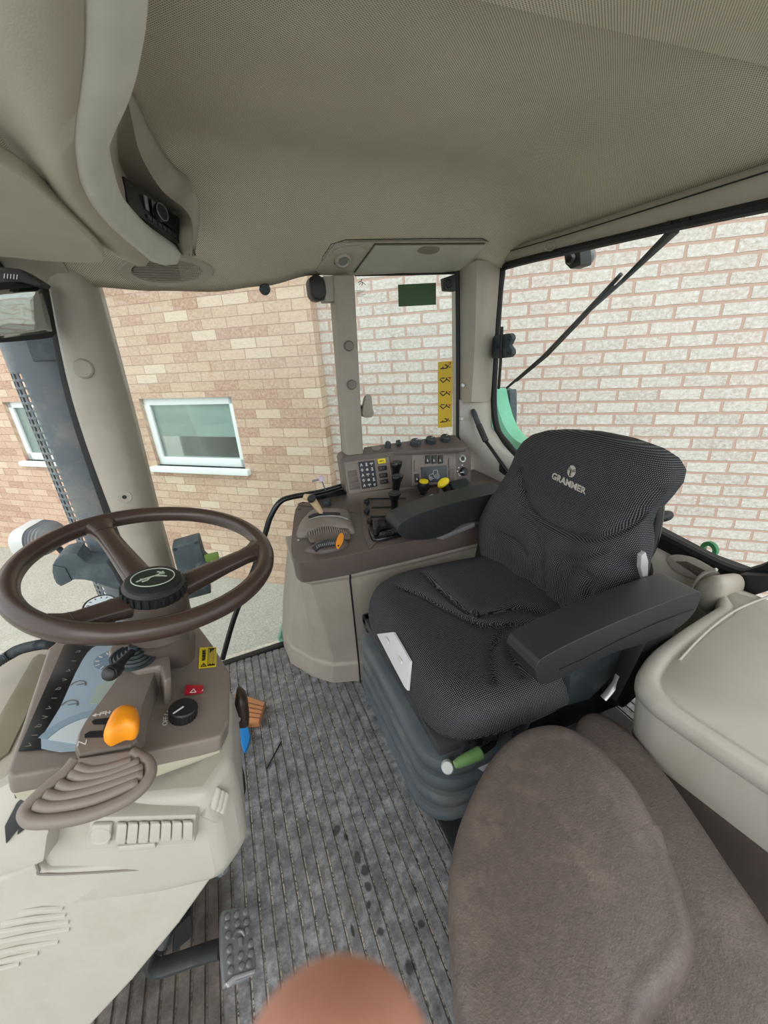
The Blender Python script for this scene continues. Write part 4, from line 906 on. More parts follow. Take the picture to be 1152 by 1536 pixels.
for c, s_ in ((L2(540, 285), [[(-.006, -.005), (-.006, .005), (.006, -.005), (.006, .005)]]), (L2(700, 55), [[(-.014, 0), (.014, 0)], [(-.016, 0), (-.011, .003)], [(-.016, 0), (-.011, -.003)], [(-.004, -.004), (-.004, .004)], [(.006, -.005), (.006, .005)], [(.012, -.004), (.012, .004)], [(-.002, .004), (.004, .004)]]), (L2(895, 32), [[(-.014, 0), (.014, 0)], [(.016, 0), (.011, .003)], [(.016, 0), (.011, -.003)], [(-.008, -.004), (-.008, .004)], [(.004, -.005), (.004, .005)], [(-.012, -.004), (-.012, .004)], [(-.004, .004), (.002, .004)]])):
    M_ = frame(Q(*c, sl), Q(c[0]+10, c[1]-2, sl)-Q(*c, sl), DN) @ Matrix.Scale(.62, 4); obj('gate_marking', strokes(M_, s_, .0018), inkw, shh, smooth=0)
# palm rest grille
GP = PL(Q(160, 1135, up(D, .02)), (.15, -.3, 1)); GN = GP[1]
loop = cat(QS([L2(490, 420), L2(420, 510), L2(300, 610), L2(180, 720), L2(105, 800), L2(95, 860), L2(150, 900), L2(320, 898), L2(520, 868), L2(720, 805), L2(900, 720), L2(1020, 620), L2(1075, 520), L2(1060, 440), L2(990, 395), L2(930, 360)], GP), 4)
mb = MB(); mb.tube(loop, .0072, 12); pg = obj('palm_rest', mb, taupe, dash, smooth=180)
for pts in ([(455, 530), (560, 560), (760, 530), (990, 435)], [(360, 610), (470, 640), (700, 590), (1020, 480)], [(260, 690), (400, 715), (700, 640), (1020, 530)], [(180, 770), (320, 790), (640, 730), (980, 590)], [(500, 480), (620, 510), (780, 480), (930, 430)]):
    mb = MB(); mb.tube(cat([Q(*L2(*p), up(GP, .003)) for p in pts], 5), .0062, 10); obj('slat', mb, taupe, pg, smooth=180)
mb = MB(); mb.prism(QS([L2(490, 400), L2(940, 330), L2(1000, 400), L2(940, 420), L2(800, 490), L2(600, 520), L2(510, 490)], up(GP, .006)), GN*-.02, .006, 3); obj('neck', mb, taupe, pg)
# switch panel bits
mb = MB(); q = QS([L3(715, 545), L3(725, 480), L3(865, 478), L3(862, 525)], up(D, .003)); mb.prism(q, DN*.006, .0015); hz = obj('hazard_switch', mb, red, dash, label='red hazard switch')
M_ = frame(Q(*L3(785, 505), up(D, .0095)), Q(*L3(860, 500), D)-Q(*L3(720, 510), D), DN); obj('triangle_symbol', strokes(M_, [[(-.004, -.003), (.004, -.003), (0, .004), (-.004, -.003)], [(.012, -.001), (.013, .001)]], .001), inkw, hz, smooth=0)
kc = Q(*L3(705, 700), up(D, .0)); mb = MB(); mb.lathe([(.001, 0), (.0175, 0), (.018, .014), (.0165, .016), (.001, .017)], kc, DN, 30); kn = obj('light_switch', mb, black, dash, label='black rotary light switch')
MK = frame(kc, (1, 0, 0), DN); mb = MB()
for k in range(24): a = 2*pi*k/24; mb.box(MK @ V((.0175*cos(a), .0175*sin(a), .0075)), (.0022, .0024, .013), MK.to_3x3() @ Matrix.Rotation(a, 3, 'Z'))
obj('grip_ribs', mb, black, kn, smooth=0)
i0 = MK.inverted() @ Q(*L3(620, 690), up(D, .017)); i1 = MK.inverted() @ Q(*L3(700, 650), up(D, .017)); MK2 = MK @ Matrix.Translation((0, 0, .0172)); 
i0 = i0*.0158/i0.xy.length if i0.xy.length > .0158 else i0
obj('pointer', strokes(MK2, [[(i0.x, i0.y), (i1.x*.3, i1.y*.3)]], .0022), inkw, kn, smooth=0)
def label3(body, c, c2, size, m, plane, par, nm, bold=0.0, squash=1):
    o = Q(*c, plane); o2 = Q(*c2, plane); M_ = frame(o, o2-o, plane[1]); return obj(nm, text_mesh(body, size, M_, .0003, bold, squash), m, par, smooth=0)
label3('OFF', L3(567, 740), L3(575, 690), .009, inkw, up(D, .001), dash, 'switch_lettering')
for c in (L3(585, 680), L3(635, 635)): M_ = frame(Q(*c, up(D, .001)), (1, -.5, 0), DN); obj('switch_symbol', strokes(M_, [[(-.003, -.003), (.001, -.003), (.003, 0), (.001, .003), (-.003, .003)]], .0012), inkw, dash, smooth=0)
wq = QS([L3(826, 330), L3(835, 165), L3(968, 163), L3(965, 315)], up(D, .001)); mb = MB(); mb.prism(wq, DN*.0005); ws = obj('warning_sticker', mb, yellow, dash, smooth=0, label='yellow and black warning sticker')
def wqp(u, v, h=0): return wq[0].lerp(wq[1], v).lerp(wq[3].lerp(wq[2], v), u)+DN*(.0008+h)
mb = MB(); mb.prism([wqp(.5, .06), wqp(.93, .06), wqp(.93, .94), wqp(.5, .94)], DN*.0004); bkp = obj('black_panel', mb, inkb, ws, smooth=0)
Mw_ = frame(wqp(.28, .6), wq[1]-wq[0], DN); obj('lettering', text_mesh('WARNING', .0082, Mw_, .0003, .0002, .72), inkb, ws, smooth=0)
Mw_ = frame(wqp(.28, .13), wq[1]-wq[0], DN); obj('triangle', strokes(Mw_, [[(-.004, -.004), (.004, 0), (-.004, .004), (-.004, -.004)], [(-.002, 0), (.001, 0)]], .001), inkb, ws, smooth=0)
for k in range(5):
    u = .56+.08*k; mb = MB(); a = wqp(u, .12+.03*(k % 2), .0005); b = wqp(u, .88-.12*((k*3) % 4)/2, .0005); mb.tube([a, b], .0007, 5); obj('text_line', mb, yellow, bkp)
# knob lever, brush and chain on the rear face of the pedestal
mb = MB(); kq = cat(QS([(356, 1046), (364, 1045), (372, 1054), (374, 1080), (370, 1088), (358, 1089), (352, 1082)], YP(.62)), 3, True); mb.pillow(kq, (0, -1, 0), [(.85, -.03), (1, -.02), (1, .0), (.9, .008), (.6, .012), (.05, .013)]); kb = obj('park_lever', mb, mat('dark_brown_knob', '#35281f', .35), dash, smooth=60, label='dark brown lever knob')
mb = MB(); mb.lathe([(.001, .004), (.004, .003), (.005, 0), (.001, 0)], Q(357, 1079, YP(.606)), (0, -1, 0), 14); obj('button', mb, steel, kb)
ch = MB(); cp2 = cat([Q(356, 1092, YP(.68)), Q(357, 1105, YP(.69)), Q(359, 1125, YP(.70)), Q(358, 1140, YP(.70))], 4)
for i, p in enumerate(cp2): ch.tube([p+V((.004*cos(2*pi*k/10), (0 if i % 2 else .004*sin(2*pi*k/10)), .005*sin(2*pi*k/10))) for k in range(10)], .0013, 5, True)
tag(obj('chain', ch, steel), 'short steel link chain hanging behind the dark brown knob', 'chain')
hq = Q(384, 1060, ZP(.05)); br = thing('hand_brush', 'small hand brush with orange-brown ribbed head and bright blue tip on the mat', 'brush', hq)
BPz = ZP(.03)
hd_ = QS([(352, 1041), (360, 1040), (397, 1053), (388, 1083), (362, 1084), (352, 1070)], BPz)
mb = MB(); mb.prism(hd_, BPz[1]*-.025, .003); hb_ = obj('brush_head', mb, wood, br)
for k in range(4):
    t = (k+.6)/4.4; a = Q(358+8*t-4*t, 1046+34*t, up(BPz, .0004)); b = Q(395-6*t, 1056+26*t, up(BPz, .0004)); mb = MB(); mb.tube([a, b], .0016, 6); obj('groove', mb, mat('groove_brown', '#6e432b', .7) if 'groove_brown' not in MATS else MATS['groove_brown'], hb_)
bh = cat(QS([(359, 1086), (370, 1086), (375, 1104), (371, 1120), (367, 1127), (363, 1120), (359, 1102)], BPz), 2, True); mb = MB(); mb.prism(bh, BPz[1]*-.012, .003); obj('blue_tip', mb, blue, br)
mb = MB(); mb.tube([Q(367, 1086, up(BPz, -.01)), Q(372, 1078, up(BPz, -.012))], .006, 8); obj('neck', mb, blue, br)
mb = MB(); mb.tube(cat([Q(357, 1150, YP(.60)), Q(361, 1165, YP(.60)), Q(363, 1185, YP(.60)), Q(360, 1196, YP(.60)), Q(356, 1198, YP(.60))], 4), .007, 10); obj('pipe_cover', mb, blackm, dash)
mb = MB(); b_ = Q(330, 1302, YP(.52)); mb.lathe([(.001, .012), (.007, .012), (.008, .008), (.012, .006), (.012, 0), (.001, 0)], b_, (.8, -.6, 0), 18); obj('bolt', mb, steel, dash)
mb = MB(); mb.prism(QS([(316, 1300), (332, 1292), (334, 1316), (322, 1326)], YP(.53)), (0, .03, 0), .004); obj('bolt_bracket', mb, steelb, dash)
# spiral hose in the front corner
hp_ = cat([Q(-30, 1010, ZP(.72)), Q(10, 985, ZP(.72)), Q(30, 974, ZP(.73)), Q(60, 967, ZP(.735)), Q(76, 966, ZP(.74))], 20); mb = MB(); mb.tube(hp_, [.008*(1+.18*(i % 2)) for i in range(len(hp_))], 12)
tag(obj('corrugated_hose', mb, dgrey, smooth=80), 'black corrugated hose lying at the front edge of the dashboard shelf', 'hose')

# ================================================================== PEDALS
bpz = PL((-.19, .58, .13), (.55, -.1, .84)); bn = bpz[1]
bk = thing('brake_pedal', 'worn metal brake pedal pad with raised dimples on a dark curved arm', 'pedal', (-.2, .58, 0))
pq = cat(QS([(332, 1372), (340, 1363), (366, 1360), (374, 1366), (380, 1410), (385, 1450), (378, 1462), (342, 1478), (336, 1472), (332, 1420)], bpz), 2, True)
mb = MB(); mb.prism(pq, bn*-.012, .004, 3); pad = obj('pad', mb, steel, bk)
for i, c in enumerate([(341, 1376), (355, 1372), (368, 1368), (341, 1388), (356, 1386), (369, 1384), (342, 1403), (370, 1396), (344, 1424), (376, 1416), (345, 1440), (361, 1434), (376, 1431), (346, 1456), (362, 1450), (373, 1446)]):
    mb = MB(); mb.lathe([(.0065, -.001), (.0065, .001), (.005, .0035), (.001, .0042)], Q(*c, bpz), bn, 14); obj('dimple', mb, steel, pad)
mb = MB(); mb.tube(cat(QS([(350, 1408), (354, 1398), (362, 1397), (367, 1404)], up(bpz, .002)), 4), .0035, 8); mb.tube(QS([(360, 1408), (361, 1420)], up(bpz, .002)), .005, 8); obj('embossed_mark', mb, steel, pad)
mb = MB(); mb.prism(QS([(338, 1474), (350, 1463), (384, 1452), (383, 1458), (356, 1468), (344, 1480)], up(bpz, .003)), bn*-.008, .003); obj('pad_edge', mb, silver, pad)
mb = MB(); mb.tube(cat([Q(334, 1422, up(bpz, -.02)), Q(300, 1432, ZP(.075)), Q(265, 1444, ZP(.075)), Q(235, 1452, ZP(.08)), Q(222, 1440, ZP(.11)), Q(226, 1420, ZP(.17))], 6), .018, 10, flat=.6); obj('arm', mb, steelb, bk)
p2_ = thing('clutch_pedal', 'dark pedal hanging in the shadow below the dashboard cowl', 'pedal', Q(270, 1410, YP(.55)))
mb = MB(); mb.prism(QS([(262, 1395), (286, 1372), (290, 1405), (258, 1432)], YP(.55)), (0, .02, 0), .004); obj('pad', mb, black, p2_)
mb = MB(); mb.tube([Q(256, 1380, YP(.57)), Q(250, 1400, YP(.57)), Q(240, 1420, YP(.56))], .012, 10); obj('arm', mb, steelb, p2_)
tw = MB(); tw.tube([Q(400, 1153, ZP(.003)), Q(411, 1133, ZP(.005)), Q(422, 1112, ZP(.003))], .0022, 8); tag(obj('black_stick', tw, blackm), 'thin black stick lying on the ribbed floor mat', 'stick')
# ================================================================== RIGHT CONSOLE
CP = PL((.12, 1.1, .575), (0, -.15, 1)); CN = CP[1]
L5 = lambda a, b: (500+a/5.236, 640+b/5.236)
L6 = lambda a, b: (430+a/5.486, 720+b/5.486)
con = thing('control_console', 'brown-topped beige control console along the right side of the cab with levers and switches', 'console', (.5, 1.3, 0))
def pl2(z): return lambda p: V((p[0], p[1], z))
bo = [(.05, 1.5), (.06, 1.38), (.125, 1.27), (.19, 1.205), (.285, 1.172), (.45, 1.165), (1.0, 1.16), (1.0, 1.5)]
bo2 = [(.055, 1.5), (.07, 1.36), (.135, 1.25), (.195, 1.19), (.285, 1.16), (.45, 1.152), (1.0, 1.15), (1.0, 1.5)]
bm_ = [(.085, 1.5), (.095, 1.33), (.135, 1.225), (.185, 1.175), (.283, 1.15), (.5, 1.14), (1.02, 1.135), (1.02, 1.5)]
bt = [(.14, 1.5), (.125, 1.3), (.13, 1.2), (.16, 1.158), (.28, 1.135), (.5, 1.125), (1.04, 1.12), (1.04, 1.5)]
def dn(pts, z): return [V((a, b, z)) for a, b in pts]
mb = MB(); mb.loft([dn(bo, 0), dn(bo, .02), dn(bo2, .095), dn([(a+.004, b+.006) for a, b in bo2], .105), dn(bm_, .25), dn(bt, .48), dn([(a-.007, b-.007) for a, b in bt], .487), dn([(a-.007, b-.007) for a, b in bt], .512)]); base = obj('base', mb, beige, con, smooth=25)
md = base.modifiers.new('b', 'BEVEL'); md.width = .008; md.segments = 2; md.limit_method = 'ANGLE'; md.angle_limit = R(12)
mb = MB(); mb.tube([V((.286, 1.168, .0)), V((.286, 1.158, .1)), V((.284, 1.147, .25)), V((.281, 1.132, .47)), V((.281, 1.124, .49)), V((.281, 1.124, .512))], .003, 6); obj('panel_seam', mb, inkb, con)
mb = MB(); mb.tube([V((.50, 1.122, .51)), V((.515, 1.122, .49)), V((.53, 1.121, .485)), V((1.04, 1.117, .485))], .002, 6); obj('panel_seam', mb, inkg, con)
top = cat(QS([(452, 754), (443, 764), (438, 800), (437, 828), (444, 841), (460, 843), (520, 833), (556, 825), (640, 806), (720, 787), (760, 776)], CP), 3)
top += [V((1.06, 1.12, CP[0].z+.003)), V((1.06, 1.5, .635)), V((.5, 1.5, .635)), V((.2, 1.49, .635))]
mb = MB(); mb.prism(top, (0, .0, -.072), .012, 4); tp_ = obj('top', mb, brown, con, smooth=50)
def onc(px, py, h=0): return Q(px, py, up(CP, h))
# hand throttle mound: front pod with slot, ribbed grip, orange range lever
md_ = [L6(90, 470), L6(100, 380), L6(150, 320), L6(200, 275), L6(300, 262), L6(430, 262), L6(510, 275), L6(535, 330), L6(560, 430), L6(480, 440), L6(330, 430), L6(200, 465)]
oc = cat(QS(md_, CP), 3, True); mb = MB(); mb.pillow(oc, CN, [(1.03, -.004), (1, .003), (.95, .012), (.88, .02), (.75, .027), (.5, .031), (.2, .033), (.02, .033)]); mound = obj('throttle_pod', mb, taupe, con, smooth=80)
mb = MB(); mb.prism(cat(QS([L6(180, 300), L6(240, 275), L6(330, 268), L6(430, 272), L6(428, 288), L6(330, 286), L6(240, 296), L6(190, 312)], up(CP, .033)), 3, True), CN*.002); obj('slot', mb, inkb, mound)
mb = MB(); mb.tube(cat([onc(*L6(175, 330), .03), onc(*L6(260, 302), .034), onc(*L6(350, 296), .035), onc(*L6(430, 300), .034), onc(*L6(510, 325), .029)], 5), .003, 8); obj('bright_edge', mb, steel, mound)
cav = cat(QS([L6(170, 430), L6(230, 390), L6(330, 372), L6(440, 372), L6(500, 390), L6(520, 430), L6(505, 452), L6(420, 455), L6(300, 462), L6(190, 480)], up(CP, .018)), 3, True); mb = MB(); mb.prism(cav, CN*-.012+V((0, -.012, 0)), .003); obj('grip_hollow', mb, brown, mound)
for k in range(17):
    t = k/16; a = onc(*L6(185+t*300, 425-45*sin(pi*t)), .021); b = onc(*L6(195+t*305, 478-22*t-4*sin(pi*t)), .012); mb = MB(); mb.tube([a, a.lerp(b, .5)+V((0, -.004, .002)), b], .0024, 6); obj('grip_rib', mb, taupe, mound)
# throttle handle
t0, t1, t2 = onc(*L6(298, 285), .03), Q(467, 748, YP(1.33)), Q(456, 744, YP(1.345))
mb = MB(); mb.tube([t0, t0.lerp(t1, .3)], .004, 10); th = obj('throttle_lever', mb, silver, con)
mb = MB(); mb.tube([t0.lerp(t1, .15), t0.lerp(t1, .5), t0.lerp(t1, .9), t1, t1+V((-.008, .005, .006))], [.0085, .0115, .0135, .015, .012], 16); mb.tube([t1, t1.lerp(t2, .6), t2], [.0135, .0115, .008], 14); obj('handle', mb, cream, th, label='cream handle')
mb = MB(); c = Q(*L6(208, 150), YP(1.30)); mb.lathe([(.001, .006), (.011, .006), (.013, .003), (.0135, -.014), (.001, -.014)], c, (.1, -.9, .5), 20); obj('button', mb, black, th)
mb = MB(); c = onc(*L6(330, 205)); mb.lathe([(.001, .02), (.013, .02), (.016, .012), (.017, -.002), (.001, -.002)], c, CN, 22); obj('cruise_knob', mb, dgrey, con)
def cmark(c, segs, w=.002, m=inkw, plane=None, ang=(10, -2), nm='marking', par=None, h=.0008):
    pl_ = plane or CP; o = Q(*c, up(pl_, h)); o2 = Q(c[0]+ang[0], c[1]+ang[1], up(pl_, h)); M_ = frame(o, o2-o, pl_[1]); return obj(nm, strokes(M_, segs, w), m, par or con, smooth=0)
cmark(L6(372, 190), [[(0, -.02), (0, .02)], [(-.004, -.014), (.004, -.014)], [(-.004, .004), (.004, .010)]])
cmark(L6(485, 200), [[(-.012, -.014), (.0, .016), (.012, -.014)], [(-.008, .014), (.01, .0)], [(-.014, -.004), (.006, -.018)]], .0016, inkg)
cmark(L6(108, 240), [[(-.004, 0), (.004, 0)]], .004, inkb)
# range lever
mb = MB(); mb.pillow(cat(QS([L6(150, 590), L6(200, 560), L6(250, 520), L6(340, 495), L6(420, 495), L6(490, 510), L6(510, 540), L6(430, 580), L6(280, 610)], CP), 3, True), CN, [(1.03, -.003), (1, .004), (.9, .011), (.7, .015), (.4, .016), (.03, .016)]); rp_ = obj('range_pod', mb, brown, con, smooth=80)
mb = MB(); mb.tube(cat([onc(*L6(225, 575), .012), onc(*L6(270, 540), .019), onc(*L6(340, 515), .022), onc(*L6(420, 515), .019)], 6), .011, 12); obj('serrated_arc', mb, dgrey, rp_)
for k in range(12):
    t = k/11; c = onc(*L6(250+170*t, 552-35*math.sqrt(t)), .03); mb = MB(); mb.box(c, (.003, .014, .005), bev=.0008); obj('tooth', mb, steel, rp_)
mb = MB(); o_ = cat(QS([L6(402, 540), L6(408, 500), L6(425, 462), L6(445, 455), L6(460, 478), L6(455, 520), L6(440, 555), L6(420, 570)], up(CP, .03)), 3, True); mb.prism(o_, CN*.01+V((.004, -.003, 0)), .004, 3); ol = obj('range_lever', mb, orange, con, label='orange range lever')
mb = MB(); mb.lathe([(.001, .002), (.003, .002), (.003, 0), (.001, 0)], Q(*L6(425, 543), up(CP, .041)), CN, 12); obj('hole', mb, inkb, ol)
for c in (L6(95, 495), L6(470, 520), L6(215, 560)): cmark(c, [[(-.003, 0), (.003, 0)], [(0, -.003), (0, .003)]], .003, inkw)
# centre plate with lever slots
cpq = cat(QS([L6(600, 110), L6(1010, 110), L6(1020, 210), L6(900, 330), L6(700, 560), L6(680, 570), L6(630, 440)], up(CP, .0004)), 1, True)
mb = MB(); mb.prism(cpq, CN*.0016, .0006); obj('lever_plate', mb, brown, con)
for (a, b), w in ((((665, 155), (980, 152)), .005), (((700, 228), (985, 221)), .005), (((690, 305), (860, 300)), .006)):
    mb = MB(); A_, B_ = onc(*L6(*a), .003), onc(*L6(*b), .003); t = (B_-A_).normalized(); nn = CN.cross(t)*w; mb.prism([A_+nn, B_+nn, B_-nn, A_-nn], CN*.001); obj('lever_slot', mb, inkb, con)
for a in ((665, 210), (665, 288), (690, 368)):
    mb = MB(); c = onc(*L6(*a)); mb.lathe([(.001, .024), (.009, .024), (.011, .019), (.0105, .012), (.006, .009), (.005, 0), (.001, 0)], c, (CN+V((-.15, 0, 0))), 18); obj('slot_knob', mb, black, con)
for c in (L6(620, 158), L6(635, 232), L6(640, 128)): cmark(c, [[(-.004, 0), (.004, 0)]], .006)
cmark(L6(770, 280), [[(-.03, 0), (-.02, .004), (-.012, 0), (-.004, .004)], [(.004, .001), (.012, .005), (.02, .001)], [(.026, .002), (.034, .006)]], .003)
cmark(L6(915, 255), [[(-.006, 0), (.006, .002)], [(0, -.004), (.002, .004)]], .0022)
for (bx_, by_), (hx, hy), sz in (((888, 150), L5(497, 285), 1.0), ((888, 222), L5(504, 388), 1.0), ((885, 295), L5(482, 522), 1.05)):
    b = onc(*L6(bx_, by_)); hpt = Q(hx, hy, YP(b.y-.01)); d = (hpt-b).normalized()
    mb = MB(); mb.lathe([(.012, 0), (.0105, .02)], b, d, 16); 
    L_ = (hpt-b).length
    mb = MB(); rr = []; side = V((1, 0, 0)); fr = d.cross(side).normalized()
    for t, r1, r2 in ((0, .010, .010), (.35, .011, .011), (.6, .0125, .012), (.8, .015, .014), (.92, .021, .017), (1.0, .0225, .018), (1.03, .020, .016)):
        rr.append([b+d*L_*t+side*r1*sz*cos(2*pi*k/18)+fr*r2*sz*sin(2*pi*k/18) for k in range(18)])
    mb.loft(rr); lv_ = obj('hydraulic_lever', mb, blackg, con, smooth=60)
    mb = MB(); mb.loft([[b+d*(L_*1.03+h)+side*.019*q*sz*cos(2*pi*k/18)+fr*.015*q*sz*sin(2*pi*k/18) for k in range(18)] for q, h in ((1, -.004), (1, .001), (.8, .0022), (.1, .0015))]); obj('finger_cup', mb, armblk, lv_, smooth=60)
# yellow capped knob and yellow capped lever
c = onc(*L5(706, 530)); mb = MB(); mb.lathe([(.001, .055), (.018, .055), (.021, .05), (.022, .04), (.021, .026), (.014, .012), (.012, 0), (.001, 0)], c, CN, 26); yk = obj('speed_dial', mb, black, con)
MK = frame(c, (1, 0, 0), CN); mb = MB()
for k in range(14): a = 2*pi*k/14; mb.box(MK @ V((.0213*cos(a), .0213*sin(a), .034)), (.004, .0035, .02), MK.to_3x3() @ Matrix.Rotation(a, 3, 'Z'), .001)
obj('grip_ribs', mb, black, yk)
mb = MB(); mb.lathe([(.001, .062), (.012, .062), (.0175, .0595), (.0185, .055), (.001, .055)], c, CN, 26); obj('yellow_cap', mb, yellow, yk)
b = onc(*L5(925, 560)); hp2 = Q(*L5(866, 455), YP(b.y-.015)); d = (hp2-b).normalized(); L_ = (hp2-b).length
mb = MB(); mb.lathe([(.001, 0), (.009, 0), (.012, L_*.5), (.016, L_*.85), (.018, L_), (.001, L_)], b, d, 20); pt = obj('pto_lever', mb, blackg, con)
mb = MB(); cc = Q(*L5(864, 440), YP(b.y-.015)); mb.pillow([cc+V((.024*cos(2*pi*k/24), 0, .0*k))+V((0, .012*sin(2*pi*k/24), .011*sin(2*pi*k/24)))+V((0, 0, .007*cos(2*pi*k/24))) for k in range(24)], (-.2, -.6, .8), [(.85, -.012), (1, -.006), (1, .004), (.85, .008), (.05, .0085)]); obj('yellow_grip', mb, yellow, pt, smooth=70)
mb = MB(); mb.prism(cat(QS([L5(905, 445), L5(990, 425), L5(1040, 432), L5(1065, 480), L5(1055, 510), L5(960, 540)], up(CP, .0)), 2, True), CN*.02, .006, 3); obj('lever_guard', mb, dgrey, con)
mb = MB(); mb.prism(cat(QS([L5(830, 500), L5(870, 480), L5(960, 540), L5(1060, 512), L5(1062, 540), L5(920, 580), L5(830, 560)], up(CP, .0)), 2, True), CN*.008, .003, 3); obj('lever_base', mb, brown, con)
for c, s_ in ((L5(665, 592), [[(-.006, -.004), (0, .004)], [(0, -.004), (.006, -.004)]]), (L5(712, 578), [[(-.01, .0), (.006, .0)], [(-.004, .004), (.004, -.004)], [(.008, -.004), (.008, .004)]]), (L5(760, 568), [[(-.012, -.005), (-.004, .005), (.004, -.004)], [(.006, .004), (.013, 0)], [(-.004, -.004), (.008, -.006)]]), (L5(770, 538), [[(-.008, 0), (.008, .003)], [(.0, -.003), (.004, .005)]]), (L5(645, 600), [[(-.003, 0), (.003, 0)]])):
    cmark(c, s_, .0026)
# joystick block at the armrest front
mb = MB(); jq = cat(QS([L6(672, 420), L6(690, 390), L6(740, 350), L6(800, 330), L6(880, 330), L6(980, 380), L6(1010, 440), L6(900, 480), L6(760, 512), L6(700, 500)], CP), 2, True); mb.pillow(jq, CN, [(1, -.004), (1, .006), (.96, .012), (.9, .014), (.02, .014)]); jb = obj('selector_block', mb, blackg, con, smooth=50)
mb = MB(); rr = []
for k in range(9):
    a = R(25+130*k/8); p = onc(*L6(790, 420)); r_ = .036; c = p+V((cos(a)*r_, .0, sin(a)*r_*.85-.004)); rr.append([c+V((0, -.016, 0)), c+V((0, .016, 0)), c*1+V((-cos(a)*.01, .016, -sin(a)*.01)), c+V((-cos(a)*.01, -.016, -sin(a)*.01))])
mb.loft(rr); obj('scroll_wheel', mb, black, jb)
mb = MB(); mb.prism(QS([L6(712, 455), L6(708, 410), L6(725, 378), L6(760, 385), L6(758, 430), L6(740, 462)], up(CP, .014)), CN*.03, .005, 3); obj('thumb_paddle', mb, armblk, jb)
cmark(L6(845, 435), [circ(0, 0, .012, 12), [(-.012, 0), (.012, 0)], [(0, -.012), (0, .012)]], .002, dgrey, up(CP, .0145), nm='key_cluster', par=jb)
# switch tower
TP = PL((.6, 1.42, .70), (0, -1, .28)); TN = TP[1]
tw_o = [(512, 690), (514, 685), (520, 682), (604, 676), (690, 669), (700, 670), (706, 678), (708, 724), (613, 731), (522, 742), (519, 736)]
mb = MB(); mb.prism(QS(tw_o, TP), V((0, .07, .0)), .009, 4); tow = obj('switch_tower', mb, brown, con, smooth=50)
def L5s(pts): return [L5(*p) for p in pts]
def plate(nm, pts, h0, th, m, par, bev=.001, plane=TP, label=None):
    mb = MB(); mb.prism(QS(L5s(pts), up(plane, h0)), plane[1]*th, bev); return obj(nm, mb, m, par, label=label)
lp2 = plate('left_panel', [(78, 278), (430, 236), (470, 470), (462, 478), (118, 532)], -.004, .008, taupe, tow, .003)
rpz = plate('right_panel', [(612, 205), (955, 175), (962, 432), (615, 465)], -.004, .006, taupe, tow, .002)
plate('recess', [(438, 236), (600, 212), (598, 462), (470, 475)], -.004, .0065, brown, tow)
mb = MB(); mb.prism(QS(L5s([(240, 158), (900, 66), (955, 62), (1045, 150), (1040, 168), (232, 208)]), PL((.6, 1.462, .80), (0, -.5, 1))), V((0, .0, -.018)), .005, 3); dk = obj('upper_deck', mb, brown, con, smooth=50)
DK = PL((.6, 1.462, .80), (0, -.5, 1))
for (a, b), r_, h_ in (((427, 150), .0115, .02), ((645, 130), .0215, .018), ((763, 110), .021, .018), ((878, 95), .021, .018)):
    c = Q(*L5(a, b+8), DK); ax = V((0, -.35, 1)).normalized(); mb = MB(); mb.lathe([(.001, h_), (r_*.82, h_), (r_*.97, h_*.8), (r_, h_*.2), (r_*1.05, 0), (.001, 0)], c, ax, 26); kk = obj('rotary_knob', mb, dgrey, con)
    if r_ > .015:
        M_ = frame(c+ax*(h_+.0004), (1, 0, 0), ax); obj('pointer', strokes(M_, [[(.004, .002), (r_*.78, .006)]], .0025), inkw, kk, smooth=0)
mb = MB(); mb.prism(cat(QS(L5s([(300, 165), (340, 150), (378, 160), (370, 182), (320, 190)]), up(DK, .0005)), 3, True), DK[1]*.002, .0006); obj('blank_cover', mb, taupe, dk)
mb = MB(); mb.prism(QS(L5s([(488, 118), (522, 113), (533, 150), (498, 158)]), up(DK, .0)), DK[1]*.008, .002); rs = obj('rocker', mb, dgrey, dk)
mb = MB(); mb.prism(QS(L5s([(495, 140), (528, 136), (531, 148), (499, 154)]), up(DK, .0085)), DK[1]*.001); obj('rocker_mark', mb, inkb, rs)
# left panel fittings
kp = plate('keypad', [(194, 278), (318, 264), (346, 468), (226, 490)], .0045, .003, keyb, lp2, .0008)
kpP = up(TP, .0078)
icons = [[[(-.004, -.005), (0, .005), (.004, -.005)], [(-.002, -.001), (.002, -.001)]], [[(-.003, .005), (.003, .005)], [(0, .005), (0, -.005)], [(-.004, -.005), (.004, -.005)], [(-.003, 0), (.003, 0)]], [[(-.005, .003), (.005, .003)], [(0, .003), (0, -.005)], [(-.005, .003), (-.005, 0)], [(.005, .003), (.005, 0)]],
         [[(-.004, 0), (0, .005), (.004, 0), (0, -.005), (-.004, 0)]], [circ(0, 0, .003, 8), [(0, -.003), (0, -.006)]], [[(-.005, 0), (0, .004), (0, -.004), (-.005, 0)], [(.003, -.003), (.003, .003)]]]
for r_ in range(5):
    for c_ in range(3):
        u = .18+.32*c_; w = .12+.19*r_
        x = 194+(318-194)*u+(226-194)*w; y = 278+(264-278)*u+(490-278)*w
        cmark(L5(x, y), icons[(r_*3+c_*2) % 6 if r_ else c_], .0022, inkw, kpP, nm='key_symbol', par=kp, h=.0006)
plate('rocker_switch', [(343, 255), (405, 247), (410, 285), (350, 293)], .0045, .006, yellow, lp2, .0015, label='yellow rocker switch')
cmark(L5(376, 270), [[(-.008, 0), (-.003, 0)], [(0, -.003), (0, .003)], [(.005, 0), (.009, 0)]], .0025, inkb, up(TP, .0108), nm='rocker_symbol', par=lp2)
